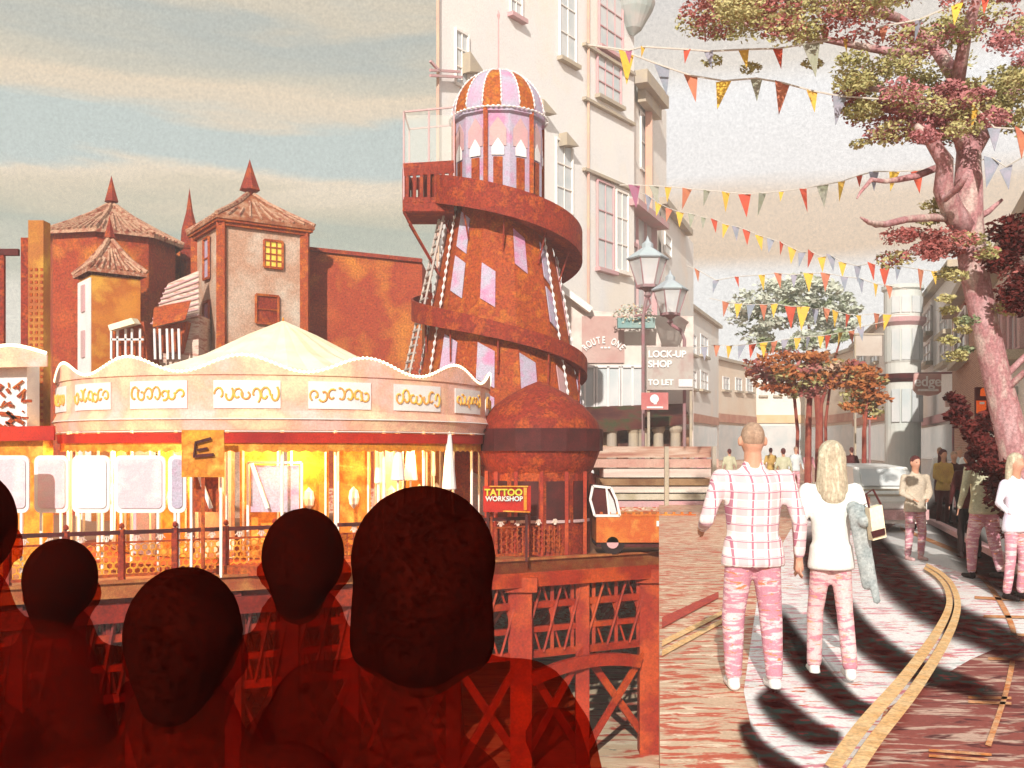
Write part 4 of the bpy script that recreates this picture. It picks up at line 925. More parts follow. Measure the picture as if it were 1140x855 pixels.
b = MB(); b.bar(P(968,467,42.05), (P(968,0,42.05).x,42.05,0), .07); b.build('post', iron, sg)
sg = thing('hanging_sign', P(1092, 480, 23), 'narrow black projecting sign with a glowing orange emblem and red panel', 'sign')
b = MB(); box_px(b, 1087, 431, 1100, 482, 23, .1); f = b.build('board', maroon, sg)
ored = M('orange_red_panel', (.75,.10,.01), (.70,.16,.02), 2, grain=.15, emit=((1,.12,.01), .25))
b = MB(); b.plate([P(x,y,22.97) for x, y in ((1091,441),(1097,441),(1099,438),(1096,433),(1094,431.5),(1091.5,434))], (0,-.02,0)); b.build('emblem', ored, f)
b = MB(); box_px(b, 1087.5, 446, 1098, 460, 22.95, .03); g_ = b.build('red_panel', ored, f)
b = MB(); box_px(b, 1091, 447.5, 1096, 450, 22.93, .02); box_px(b, 1092, 462.5, 1098, 465, 22.95, .02); b.build('text_block', letw, f)
b = MB(); b.bar(P(1100,440,23.05), P(1125,438,23.05), .06); b.build('bracket', iron, sg)
sg = thing('shop_board', P(1124, 480, 21), 'square orange and grey shop board with white letters at the right edge', 'sign')
b = MB(); box_px(b, 1115, 430, 1136, 446, 21, .08); f = b.build('upper_panel', M('soft_grey', (.56,.55,.52), (.62,.60,.56), 1, grain=.1), sg)
b = MB(); box_px(b, 1115, 447, 1136, 460, 21, .08); f2 = b.build('orange_panel', M('soft_orange', (.80,.42,.20), (.80,.56,.40), .9, grain=.1), sg); text('ET', .2, letw, f2, P(1120,453,20.95), align='CENTER', off_=.01)
b = MB(); box_px(b, 1115, 462, 1134, 465, 21, .08); box_px(b, 1115, 466.5, 1134, 468, 21, .08); b.build('stripe', pinkln, sg)
b = MB(); b.plate([P(x,y,20.96) for x, y in ((1117,438),(1120,442),(1124,442),(1127,438),(1125,434),(1119,434))], (0,-.02,0)); b.build('emblem', letw, f)
b = MB(); b.bar(P(1136.8,428,21.05), (P(1136.8,0,21.05).x,21.05,0), .07); b.build('post', iron, sg)
sg = thing('blank_fascia', P(1063, 450, 34), 'small dull pink blank sign between the oval sign and the brick house', 'sign')
b = MB(); box_px(b, 1053, 443, 1069, 453, 34, .08); f = b.build('board', M('dull_pink', (.60,.40,.38), (.64,.50,.46), 1, grain=.1), sg); b = MB(); b.bar(P(1061,453,34.05), (P(1061,0,34.05).x,34.05,0), .06); b.build('post', iron, sg)
sg = thing('grey_banner', P(968, 395, 44), 'square grey brown banner on a rail left of the round bay tower', 'banner')
b = MB(); box_px(b, 953, 373, 982, 396, 44, .06); b.build('cloth', M('drab_banner', (.50,.42,.36), (.60,.54,.48), .8, grain=.15), sg); b = MB(); b.bar(P(951,372,44), P(984,372,44), .08); b.bar(P(952,372,44.05), (P(952,0,44.05).x,44.05,0), .08); b.build('rail', tanpt, sg)
# tattoo sign on the pier railing
sg = thing('tattoo_sign', P(566, 568, 23.2), 'red board lettered TATTOO WORKSHOP in green yellow and pale blue', 'sign')
b = MB(); box_px(b, 538, 541, 591, 570, 23.2, .06); f = b.build('board', M('scarlet_board', (.50,.02,.01), (.30,.012,.01), 1.4, grain=.25), sg)
tg = M('green_yellow_letter', (.40,.50,.03), (.60,.50,.05), 6, grain=.1); tb = M('pale_blue_letter', (.55,.70,.70), (.70,.60,.50), 6, grain=.1)
text('TATTOO', .215, tg, f, P(539.5,548.5,23.15), off_=.008); text('WORKSHOP', .155, tb, f, P(540.5,555.5,23.15), off_=.005)
b = MB(); box_px(b, 583, 543, 586.5, 568, 23.15, .02); b.bar(P(545,541.5,23.15), P(588,541.5,23.15), .03); b.bar(P(560,569,23.15), P(590,570,23.15), .03); b.build('yellow_edging', gold, f)
for x in (543, 586): b = MB(); b.bar(P(x,570,23.25), (P(x,0,23.25).x,23.25,ZD), .06); b.build('post', maroon, sg)
# ------------------------------------------------------------------ orange open truck on the pier end
TD = 24.6
tk = thing('orange_truck', P(720, 620, TD), 'small battered orange open truck with white framed cab parked at the pier end', 'truck')
tp = M('truck_orange', (.60,.20,.03), (.52,.10,.02), 1.2, c3=(.66,.30,.06), grain=.3)
def tbx(b, x0, y0, x1, y1, t=1.6, o_=0): box_px(b, x0, y0, x1, y1, TD+o_, t)
b = MB(); tbx(b, 664, 574, 775, 604, 1.7); b.build('body', tp, tk)
b = MB()
for x in range(668, 775, 9): tbx(b, x, 570, x+3, 574, .08)
tbx(b, 664, 572.5, 775, 575, .1, -.02); b.build('side_rail', tp, tk)
cab = [(662,574),(690,574),(686,556),(680,543),(660,541),(657,556)]
b = MB(); b.plate([P(x,y,TD+.05) for x, y in cab][::-1], (0,1.55,0)); cb = b.build('cab', maroon, tk)
b = MB()
for i in range(len(cab)): b.bar(P(*cab[i],TD), P(*cab[(i+1)%len(cab)],TD), .06)
b.bar(P(675,542,TD), P(678,573,TD), .05); b.build('cab_frame', white, cb)
b = MB(); b.plate([P(x,y,TD+.02) for x, y in ((679,572),(687,572),(683,557),(677,546))], (0,.02,0)); b.build('side_window', glassp, cb)
b = MB(); tbx(b, 731, 580, 746, 586, .03, -.04); tbx(b, 750, 582, 754, 585, .03, -.04); tbx(b, 754, 590, 770, 594, .03, -.04); b.build('faded_marking', letw, tk)
for x in (682, 752):
    c_ = P(x, 604, TD+.02); r = .30; b = MB(); vs_ = [c_+Vector((r*math.cos(k/20*2*math.pi), 0, r*math.sin(k/20*2*math.pi))) for k in range(20)]; b.plate(vs_, (0,.22,0)); wv = b.build('wheel', black, tk)
    b = MB(); b.plate([c_+Vector((.15*math.cos(k/14*2*math.pi), -.02, .15*math.sin(k/14*2*math.pi))) for k in range(14)], (0,.03,0)); b.build('hub', pinkln, wv)
b = MB(); tbx(b, 664, 604, 775, 609, 1.5, .1); b.build('chassis', maroon, tk)
# produce stall in front of the shop: brown trestle layers
st = thing('market_stall', P(740, 540, 30), 'long market stall with layered brown boards beneath the dark shop awning', 'stall')
brw = M('brown_layers', (.34,.14,.10), (.50,.30,.22), .9, c3=(.66,.56,.46), grain=.25, stretch=(.4,1,5)); paleb = M('pale_layers', (.72,.64,.56), (.60,.44,.38), 1, grain=.15, stretch=(.3,1,6))
for i, (x0, y0, x1, y1, m_) in enumerate(((664,497,792,510,brw),(660,511,800,521,M('stall_rose', (.50,.25,.20), (.60,.40,.32), 1, grain=.2)),(672,522,796,532,paleb),(668,533,790,541,M('stall_umber', (.20,.09,.04), (.34,.20,.10), 1.4, grain=.3)),(676,542,800,549,paleb),(680,550,806,557,M('stall_olive', (.36,.30,.18), (.66,.60,.48), .8, grain=.25)),(686,558,800,565,pinkln))):
    b = MB(); box_px(b, x0, y0, x1, y1-.6, 30-.12*i, 1.2+.1*i); b.build('board', m_, st)
# fix: stall boards run from the quay edge; two posts carry them
for x in (742, 795): b = MB(); b.bar(P(x,497,29.0), (P(x,0,29.0).x,29.0,0), .12); b.build('leg', tanpt, st)
# ------------------------------------------------------------------ parked white car
CDD = 19.5
def carbuild():
    t_ = thing('parked_car', P(992, 590, CDD), 'white parked hatchback with rose red lower stripe seen from behind the walking man', 'car')
    body = M('car_white', (.80,.79,.76), (.70,.72,.70), 1, rough=.35, grain=.06)
    x0, x1 = P(958,0,CDD).x, P(1032,0,CDD).x; xm = (x0+x1)/2; w_ = x1-x0; z0 = .18
    prof = [(0,z0),(0,.62),(.10,.78),(.35,.86),(.75,1.28),(2.2,1.34),(3.0,.92),(3.9,.80),(4.0,.6),(4.0,z0)]
    b = MB(); n_ = len(prof); vs = []
    for s_ in (-1, 1):
        for y, z_ in prof: vs.append((xm+s_*(w_/2-(.10 if z_ > .9 else 0)), CDD+y, z_))
    b.add(vs, [tuple(range(n_)), tuple(range(n_, 2*n_))[::-1]]+[(i, n_+i, n_+(i+1)%n_, (i+1)%n_) for i in range(n_)]); bd = b.build('body', body, t_)
    b = MB(); b.plate([(xm-w_*.38,CDD+.36,.90),(xm+w_*.38,CDD+.36,.90),(xm+w_*.34,CDD+.70,1.23),(xm-w_*.34,CDD+.70,1.23)], (0,-.03,.02)); b.build('rear_window', glassp, t_)
    b = MB(); b.box((xm,CDD-.04,.36), (w_*1.0,.12,.20)); b.build('bumper', pinkln, t_)
    b = MB(); b.box((xm,CDD-.03,.53), (.42,.03,.10)); b.build('number_plate', white, t_)
    for s_ in (-1, 1):
        b = MB(); b.box((xm+s_*w_*.42,CDD-.02,.64), (.14,.05,.14)); b.build('tail_light', fadr, t_)
        for y in (.7, 3.2):
            b = MB(); c_ = Vector((xm+s_*(w_/2-.06), CDD+y, .28)); b.plate([c_+Vector((0,.28*math.cos(k/16*6.283),.28*math.sin(k/16*6.283))) for k in range(16)], (s_*.08,0,0)); b.build('wheel', black, t_)
    for z_ in (.74, .84): 
        b = MB(); b.box((xm,CDD+(.06 if z_ < .8 else .24),z_), (w_*.9,.03,.03)); b.build('trim_line', tanpt, t_)
carbuild()
# ------------------------------------------------------------------ bunting
FC = {'r': M('flag_red', (.62,.10,.05), (.50,.08,.05), 5, grain=.12, bump=0), 'o': M('flag_terracotta', (.58,.22,.12), (.50,.16,.10), 5, grain=.12, bump=0), 'y': M('flag_yellow', (.78,.50,.06), (.70,.42,.08), 5, grain=.12, bump=0), 'g': M('flag_sage', (.30,.32,.22), (.36,.36,.30), 5, grain=.12, bump=0), 'b': M('flag_slate', (.26,.30,.36), (.36,.34,.42), 5, grain=.12, bump=0), 'p': M('flag_plum', (.40,.12,.20), (.34,.16,.24), 5, grain=.12, bump=0)}
twine = M('twine', (.62,.58,.52), grain=.1)
def bunting(d0, d1, flags, ends, size, label, th=.012):
    xa, xb = ends[0][0], ends[1][0]; dd = lambda x: d0+(d1-d0)*(x-xa)/(xb-xa)
    m_ = P((xa+xb)/2, flags[len(flags)//2][1], dd((xa+xb)/2)); t_ = thing('bunting', m_, label, 'bunting', 'bunting strings across the street')
    pts = [ends[0]]+[(f[0], f[1]) for f in flags]+[ends[1]]
    b = MB(); b.tube([P(x, y, dd(x)) for x, y in pts], th, 5); b.build('twine', twine, t_)
    for i, fl_ in enumerate(flags):
        x, y, c_ = fl_[:3]; s_ = fl_[3] if len(fl_) > 3 else 1; d = dd(x); p = P(x, y, d); h = 1.3*size*s_*random.uniform(.9,1.15)*d/F; w_ = h*.52
        x2, y2 = pts[i+2] if i+2 < len(pts) else pts[i]; sl = (y2-y)/(x2-x) if x2 != x else 0; sl = max(-.5, min(.5, sl))
        yaw = random.uniform(-.7,.7); tx = Vector((math.cos(yaw), math.sin(yaw), -sl*.8)); sw = Vector((random.uniform(-.25,.2), random.uniform(-.1,.1), -1)).normalized()
        b = MB(); b.plate([p-tx*w_/2+Vector((0,0,.0)), p+sw*h, p+tx*w_/2], (0,.006,0)); b.build('pennant', FC[c_], t_)
bunting(13,12,[(700,56,'p',.8),(716,52,'y',.7),(765,55,'r',.8),(789,57,'b',1.1),(828,55,'y',1.1),(866,54,'r',1.1),(903,48,'g',2),(941,42,'y',1),(984,29,'o',1),(1023,22,'b',1.2),(1066,3,'y',1.4),(1098,-6,'r',1.2)],((655,50),(1150,-30)),14,'topmost bunting string rising into the big tree with a large sage pennant')
bunting(13.5,12,[(697,58,'y',1.1),(737,73,'b',.9),(769,84,'o'),(806,90,'y'),(842,87,'g',.85),(871,92,'o',.95),(904,101,'y',.7),(935,107,'b',1),(1086,118,'y',.9),(1107,142,'b',.8),(1137,144,'o',.9)],((655,50),(1160,160)),25,'second bunting string with tall terracotta and yellow pennants below the topmost one')
bunting(21,16,[(706,206,'p'),(728,207,'g'),(744,208,'y',.7),(765,210,'o'),(787,212,'g',.8),(808,214,'y'),(829,216,'r'),(849,215,'g'),(870,213,'y',.5),(894,210,'r'),(916,206,'g'),(937,202,'y'),(957,195,'r',.6),(973,191,'b'),(996,191,'y'),(1021,190,'r',1.1),(1105,176,'b',1.3),(1120,186,'b',1.1)],((690,206),(1150,168)),18,'middle bunting string of some eighteen pennants sagging level across the cream cloud band')
bunting(34,26,[(722,218,'b'),(733,226,'y',.8),(745,232,'o'),(757,236,'y'),(770,238,'g'),(783,242,'g',.7),(795,244,'r'),(808,250,'y'),(819,252,'b'),(831,256,'r'),(845,262,'y'),(858,266,'b'),(870,270,'r',.8),(882,276,'y'),(893,281,'b'),(903,280,'r'),(915,286,'y'),(925,284,'b'),(938,292,'y'),(955,296,'b'),(970,293,'r',1.3),(985,298,'r',1.3),(1000,296,'b'),(1025,300,'o',1.5),(1040,302,'y')],((712,214),(1062,300)),13,'longest thin bunting string descending from the rose bay towards the brick house')
bunting(30,27,[(776,300,'o'),(797,312,'b'),(820,308,'r',.8),(848,306,'y'),(866,304,'o'),(884,306,'b'),(900,304,'y',1.4),(919,304,'o',1.4),(940,308,'b'),(958,310,'b'),(975,316,'y'),(990,318,'o')],((765,296),(1010,322)),12,'bunting string crossing just above the pale green tree crown')
bunting(32,31,[(808,336,'o'),(822,338,'y'),(836,339,'b'),(850,339,'o'),(862,338,'y'),(880,341,'r',1.3),(894,341,'y',1.5),(908,344,'b'),(920,343,'o'),(930,346,'y'),(944,350,'r'),(956,351,'y'),(976,349,'o'),(988,350,'y')],((790,332),(1012,350)),13,'bunting string across the middle of the pale green tree crown')
bunting(33,31,[(784,386,'b'),(798,384,'o'),(812,385,'y'),(826,384,'b'),(838,383,'r'),(850,381,'y'),(862,380,'o'),(874,378,'b'),(888,376,'y'),(900,375,'b'),(914,374,'y'),(922,373,'r'),(936,370,'y'),(948,368,'o'),(958,364,'b')],((770,388),(985,358)),12,'lowest bunting string between the pale tree crown and the orange tree')
# ------------------------------------------------------------------ trees
barkp = M('bark_rose', (.54,.33,.34), (.42,.19,.20), 3.5, c3=(.58,.44,.40), grain=.3, gscale=30, stretch=(1,1,.4))
barkr = M('bark_red', (.28,.05,.04), (.36,.10,.06), 3, grain=.3)
tr_ = thing('street_tree', P(1118, 640, 13), 'big leaning street tree with rose bark and crimson and olive foliage', 'tree')
T = lambda x, y, d=13: P(x, y, d)
base = G(1142, 652); base = Vector((P(1150,500,13).x, 13, 0))
b = MB(); b.tube([base, T(1144,560), T(1130,500), T(1112,430), T(1096,360), T(1084,300), T(1078,250), T(1078,205), T(1078,160)], [.30,.26,.21,.18,.17,.18,.19,.18,.14], 14)
limbs = [([(1080,260),(1062,238),(1050,210),(1052,180),(1036,156),(1020,140)],[.16,.15,.13,.11,.08,.04]),
 ([(1078,170),(1092,150),(1108,130),(1130,100),(1150,70)],[.15,.12,.10,.08,.05]),([(1076,165),(1070,150),(1058,135),(1030,118),(990,100),(950,98)],[.14,.12,.10,.08,.05,.02]),
 ([(1079,180),(1076,130),(1066,90),(1040,50),(1000,20),(960,0)],[.16,.13,.11,.09,.06,.03]),([(1066,90),(1075,40),(1090,-10),(1100,-60)],[.1,.08,.06,.03]),
 ([(1040,50),(1005,60),(960,52),(900,40),(850,30),(800,22)],[.08,.06,.05,.04,.03,.015]),([(1000,20),(930,5),(860,-5),(790,-15)],[.06,.05,.03,.02]),
 ([(1064,244),(1040,242),(1010,244),(985,250),(968,248),(958,242)],[.05,.05,.045,.04,.03,.01]),([(985,250),(975,252),(962,246)],[.03,.02,.01]),
 ([(1052,200),(1046,210),(1052,222),(1068,208),(1078,192)],[.03,.04,.04,.04,.03]),([(1050,184),(1020,196),(1000,200),(985,202),(970,200),(958,214),(954,221)],[.05,.045,.04,.03,.03,.02,.01]),
 ([(1080,246),(1100,236),(1116,222)],[.06,.04,.02]),([(1108,425),(1124,414),(1140,398),(1150,388)],[.05,.045,.04,.03]),([(1106,440),(1122,432),(1140,415),(1152,410)],[.06,.045,.04,.03])]
for pts, rr in limbs:
    k = random.uniform(-.5,.5); q = [T(x, y, 13+k*i*.6) for i, (x, y) in enumerate(pts)]; b.tube(q, rr, 8)
b.build('trunk', barkp, tr_, smooth=True)
crim, oliv, rose = MB(), MB(), MB()
clumps = []
def cl(x, y, r, n, kind, d=13): clumps.append((x, y, r, n, kind, d))
for _ in range(70):     # long horizontal crown, upper left sweep
    x = random.uniform(775,1010); y = random.uniform(-45, 34) if x < 900 else random.uniform(-50, 52); cl(x, y, random.uniform(14,30), 150, 'c' if random.random() < .48 else 'o', random.uniform(11.5,14.5))
for _ in range(26): cl(random.uniform(940,1040), random.uniform(60,125), random.uniform(12,24), 120, 'o' if random.random() < .72 else 'c', random.uniform(12,14))
for _ in range(34): cl(random.uniform(960,1075), random.uniform(100,152), random.uniform(12,22), 130, 'r' if random.random() < .55 else 'o', random.uniform(12,14))
for _ in range(34): cl(random.uniform(1050,1150), random.uniform(78,140), random.uniform(12,26), 130, 'r' if random.random() < .45 else 'o', random.uniform(12,14))
for _ in range(34): cl(random.uniform(1000,1150), random.uniform(-40,70), random.uniform(12,26), 100, random.choice('oorc'), random.uniform(12,14.5))
for _ in range(22): cl(random.uniform(985,1100), random.uniform(255,292), random.uniform(9,18), 90, random.choice('occ'), random.uniform(12.3,13.7))
for _ in range(16): cl(random.uniform(1052,1084), random.uniform(290,420), random.uniform(6,12), 60, random.choice('oog'), random.uniform(12.3,13.7))
for _ in range(14): cl(random.uniform(1095,1150), random.uniform(270,345), random.uniform(8,16), 80, random.choice('occ'), random.uniform(12.3,13.7))
for _ in range(8): cl(random.uniform(1020,1060), random.uniform(222,250), random.uniform(5,9), 30, 'o', 13)
for x, y in ((793,68),(836,76),(958,160),(905,70)): cl(x, y, 9, 60, 'o')
bins = {'c': MB(), 'o': MB(), 'r': MB(), 'g': MB()}
for x, y, r, n_, kd, d in clumps: leaves(bins[kd], P(x, y, d), r*d/F, int(n_*1.7), .034, (1.35,1.25,.62))
for kd, mi in (('c',1),('o',0),('r',4),('g',2)): b = bins[kd]; b.build('crown', leafm[mi], tr_)
def small_tree(name, px, d, ybase, stems, cxp, cyp, rx, ry, n, mats, bark, label, lsz):
    t_ = thing(name, P(px, ybase, d), label, 'tree'); t_['group'] = 'trees down the street'
    b = MB()
    for pts, rr in stems: b.tube([Vector((P(pts[0][0],0,d).x, d, 0))]+[P(x, y, d+random.uniform(-.3,.3)) for x, y in pts[1:]], rr, 7)
    b.build('trunk', bark, t_)
    bs_ = [MB() for _ in mats]
    for k in range(n):
        a = random.uniform(0, 2*math.pi); rr = math.sqrt(random.random()); x = cxp+rx*rr*math.cos(a); y = cyp+ry*rr*math.sin(a)
        leaves(bs_[k % len(mats)] if random.random() < .6 else bs_[0], P(x, y, d+random.uniform(-1,1)*rx*d/F*.7), random.uniform(8,15)*d/F, 55, lsz, (1.3,1.2,.55))
    for b_, m_ in zip(bs_, mats): b_.build('crown', m_, t_)
b = MB()
for t_i in range(44):
    q_ = random.random(); x = 1060+84*q_+random.gauss(0,5); y = 440+180*q_**1.25+random.gauss(0,6); leaves(b, P(x, y, 11.8+random.gauss(0,.25)), random.uniform(5,9+9*q_)*11.8/F, 130, .04, (1.3,1.2,.8))
for t_i in range(12): leaves(b, P(random.uniform(1108,1150), random.uniform(250,340), 12.4), 14*12.4/F, 200, .04, (1.1,1,1))
b.build('added_dark_arc_bough', M('leaf_maroon', (.07,.008,.008), (.14,.018,.014), 2, grain=.3, bump=0), tr_)  # bough added so its dark leaves trace the shadowy arc's upper sweep
small_tree('street_tree', 902, 46, 520, [([(912,520),(912,470),(908,420),(900,360)],[.22,.18,.14,.06]),([(912,520),(914,450),(935,380)],[.12,.1,.04])], 885, 350, 68, 40, 95, [leafm[5], leafm[2], leafm[5]], barkr, 'pale sage green rounded tree rising above the bunting strings down the street', .16)
small_tree('street_tree', 890, 38, 520, [([(886,525),(888,480),(884,440),(876,415)],[.08,.07,.06,.03]),([(899,525),(900,470),(902,430),(915,405)],[.14,.12,.10,.04]),([(920,525),(919,470),(924,430),(935,408)],[.06,.06,.05,.03])], 897, 414, 58, 24, 85, [leafm[3], leafm[1], leafm[6], leafm[0]], barkr, 'orange red leaved small tree on three thin stems under the lowest bunting', .12)
small_tree('street_tree', 965, 36, 520, [([(962,528),(962,480),(966,440)],[.10,.08,.04])], 962, 436, 20, 26, 26, [leafm[3], leafm[0]], barkr, 'little orange tree beside the 101 sign', .12)
# dark crimson shrub at the foot of the leaning tree
sh_ = thing('dark_shrub', P(1130, 600, 15), 'dark crimson shrub behind the leaning tree trunk at the right edge', 'shrub')
b = MB()
for x, y, r in ((1118,470,16),(1112,500,20),(1135,490,22),(1126,530,24),(1145,520,22),(1098,470,12),(1110,455,10),(1138,560,20)): leaves(b, P(x,y,14.6), r*14.6/F, 420, .06, (1,1,1))
b.build('foliage', M('leaf_maroon', (.07,.008,.008), (.14,.018,.014), 2, grain=.3, bump=0), sh_)
b = MB(); b.tube([(P(1128,0,14.6).x,14.6,0), P(1126,540,14.6), P(1120,490,14.6)], [.07,.06,.03], 7); b.tube([(P(1130,0,14.6).x,14.6,0), P(1140,520,14.6)], [.06,.03], 7); b.build('stem', barkr, sh_)
# bollards and planters along the far kerb
def planter(px, py, label):
    g_ = G(px, py); t_ = thing('street_planter', g_, label, 'planter', 'round planters')
    b = MB(); b.lathe(g_, [(0,.0),(.22,0),(.30,.4),(.33,.42),(.28,.42),(.0,.38)], 16); b.build('pot', tanpt, t_)
    b = MB(); leaves(b, g_+Vector((0,0,.6)), .38, 240, .06, (1,1,.8)); b.build('foliage', leafm[5], t_)
planter(872, 560, 'round planter with pale sage foliage between the plaid man and long haired woman')
planter(850, 545, 'round planter half hidden behind the plaid shirted man')
# ------------------------------------------------------------------ people
def capsule(b, p, q, r0, r1, fl=(1,1), n=12):
    p, q = Vector(p), Vector(q); d = q-p; ln = d.length; d = d.normalized() if ln > 1e-6 else Vector((0,0,1))
    ref = Vector((1,0,0)) if abs(d.x) < .8 else Vector((0,1,0)); a = (ref-d*ref.dot(d)).normalized(); c = d.cross(a)
    rings = []
    for k in range(5): t_ = -math.pi/2+k*math.pi/8; rings.append((p+d*math.sin(t_)*r0, max(r0*math.cos(t_), 1e-4)))
    for k in range(1, 6): t_ = k*math.pi/10; rings.append((q+d*math.sin(t_)*r1, max(r1*math.cos(t_), 1e-4)))
    vs = []; fs = []
    for o_, r in rings:
        for k in range(n): t_ = 2*math.pi*k/n; vs.append(o_+a*math.cos(t_)*r*fl[0]+c*math.sin(t_)*r*fl[1])
    m_ = len(rings)
    for i in range(m_-1):
        for k in range(n): fs.append((i*n+k, i*n+(k+1)%n, (i+1)*n+(k+1)%n, (i+1)*n+k))
    fs += [tuple(range(n))[::-1], tuple((m_-1)*n+k for k in range(n))]; b.add(vs, fs)
def ell(b, c, r, n=16):
    vs = []; fs = []; m_ = 10; c = Vector(c)
    for i in range(1, m_):
        t_ = math.pi*i/m_
        for k in range(n): a = 2*math.pi*k/n; vs.append(c+Vector((r[0]*math.sin(t_)*math.cos(a), r[1]*math.sin(t_)*math.sin(a), r[2]*math.cos(t_))))
    vs += [c+Vector((0,0,r[2])), c-Vector((0,0,r[2]))]; N_ = len(vs)
    for i in range(m_-2):
        for k in range(n): fs.append((i*n+k, i*n+(k+1)%n, (i+1)*n+(k+1)%n, (i+1)*n+k))
    for k in range(n): fs.append((N_-2, (k+1)%n, k)); fs.append((N_-1, (m_-2)*n+k, (m_-2)*n+(k+1)%n))
    b.add(vs, fs)
def solid(b, name, mat, parent, voxel, it=4):
    """one continuous skin round everything in b"""
    me = bpy.data.meshes.new(name); me.from_pydata([tuple(v) for v in b.v], [], b.f); o = bpy.data.objects.new('tmp', me); COL.objects.link(o)
    bm = bmesh.new(); bm.from_mesh(me); bmesh.ops.recalc_face_normals(bm, faces=bm.faces); bm.to_mesh(me); bm.free()
    r = o.modifiers.new('r', 'REMESH'); r.mode = 'VOXEL'; r.voxel_size = voxel
    s_ = o.modifiers.new('s', 'SMOOTH'); s_.factor = .5; s_.iterations = it
    bpy.context.view_layer.update(); m2 = bpy.data.meshes.new_from_object(o.evaluated_get(bpy.context.evaluated_depsgraph_get())); bpy.data.objects.remove(o); bpy.data.meshes.remove(me)
    for p in m2.polygons: p.use_smooth = True
    m2.materials.clear(); m2.materials.append(mat); m2.name = name
    ob = bpy.data.objects.new(name, m2); COL.objects.link(ob); ob.parent = parent; ORG[ob.name] = ORG[parent.name]; return ob
skin = M('skin_warm', (.62,.34,.24), (.56,.28,.18), 6, grain=.08, rough=.55)
def person(loc, face, H, label, shirt, pants, hair, shoes=None, skinm=None, arms=None, stride=0.0, wide=1.0, hairstyle='short', sleeve='long', group=None, detail=1, voxel=.016, legs='long', cloth_name='shirt', head_yaw=0, bend=0.0, lowleg=True, thing_name='person', skirt=False, collar=False):
    """built facing -Y in its own frame, then turned by face (radians)"""
    skinm = skinm or skin; k = H/1.8; loc = Vector(loc)
    t_ = thing(thing_name, loc, label, 'person', group); t_.rotation_euler = (0,0,face)
    ORG[t_.name] = Vector((0,0,0)); S = lambda x, y, z: Vector((x*k*wide if abs(x) < .25 else x*k*(1+(wide-1)*.7), y*k, z*k))
    sh, hipw = .185, .095
    st = stride
    def lean(z): return -bend*max(0, z-1.0)
    hipL, hipR = S(hipw,0,.92), S(-hipw,0,.92)
    kneeL, kneeR = S(hipw+.01,-.02-st*.5,.50), S(-hipw-.01,-.02+st*.3,.50)
    ankL, ankR = S(hipw+.015,.03-st,.085), S(-hipw-.015,.03+st,.085+abs(st)*.25)
    arms = arms or {}
    aL = arms.get('L', ((.27,.03,1.14), (.29,-.05,.90))); aR = arms.get('R', ((-.27,.03,1.14), (-.29,-.05,.90)))
    shL, shR = S(sh, lean(1.44), 1.43), S(-sh, lean(1.44), 1.43)
    eL, wL, eR, wR = S(*aL[0]), S(*aL[1]), S(*aR[0]), S(*aR[1])
    hc = S(0, lean(1.68)-.01, 1.685)
    hd = MB(); 
    hy = Matrix.Rotation(head_yaw, 3, 'Z')
    def hv(x, y, z): return hc+hy@(Vector((x,y,z))*k)
    ell(hd, hc, (.077*k,.095*k,.118*k)); capsule(hd, hv(0,-.03,-.06), hv(0,-.045,-.085), .05*k, .035*k)
    capsule(hd, hv(0,-.092,.012), hv(0,-.112,-.022), .011*k, .016*k)
    for s_ in (-1, 1): ell(hd, hv(s_*.086,.005,-.010), (.016*k,.022*k,.034*k), 8)
    capsule(hd, hv(-.02,-.092,-.055), hv(.02,-.092,-.055), .009*k, .009*k, n=6)
    capsule(hd, S(0,lean(1.45)+.01,1.44), S(0,lean(1.6),1.60), .066*k, .060*k)
    body = hd
    capsule(body, S(0,lean(1.3),1.30), S(0,0,1.02), .125*k*wide, .105*k*wide, (1.1,.8)); capsule(body, S(.07,0,.94), S(-.07,0,.94), .085*k*wide, .085*k*wide)
    for a_, e_, w_ in ((shL,eL,wL),(shR,eR,wR)):
        capsule(body, a_, e_, .047*k, .038*k); capsule(body, e_, w_, .037*k, .026*k)
        d = (w_-e_).normalized(); side_ = d.cross(Vector((0,1,0))).normalized() if abs(d.y) < .9 else Vector((1,0,0)); palm = w_+d*.05*k; capsule(body, w_, palm+d*.03*k, .024*k, .034*k, (1,.6) if abs(d.x) < .8 else (1,1))
        if detail > 1:
            fwd = Vector((0,-1,0)); acr = (fwd-d*fwd.dot(d)).normalized(); inn = d.cross(acr)*(1 if a_.x > 0 else -1)
            for j, (o_, ln) in enumerate(((.030,.070),(.010,.082),(-.010,.078),(-.029,.060))):
                p0 = w_+d*.075*k+acr*o_*k; p1 = p0+d*ln*.5*k+acr*o_*.15*k; p2 = p1+d*ln*.42*k-inn*.018*k
                capsule(body, p0, p1, .0098*k, .009*k, n=8); capsule(body, p1, p2, .009*k, .0075*k, n=8)
            p0 = w_+d*.03*k+acr*.028*k; p1 = p0+(d*.6+acr*.8)*.035*k; p2 = p1+d*.03*k; capsule(body, p0, p1, .012*k, .0105*k, n=8); capsule(body, p1, p2, .0105*k, .009*k, n=8)
    for h_, kn, an in ((hipL,kneeL,ankL),(hipR,kneeR,ankR)):
        capsule(body, h_-S(.01 if h_.x > 0 else -.01,0,.03), kn, .072*k, .052*k); capsule(body, kn, an, .050*k, .034*k); capsule(body, an+Vector((0,.02,-.045))*k, an+Vector((0,-.15,-.05))*k, .034*k, .03*k)
    vx = voxel*(.55 if detail > 1 else 1)
    solid(body, 'body', skinm, t_, vx, 3)
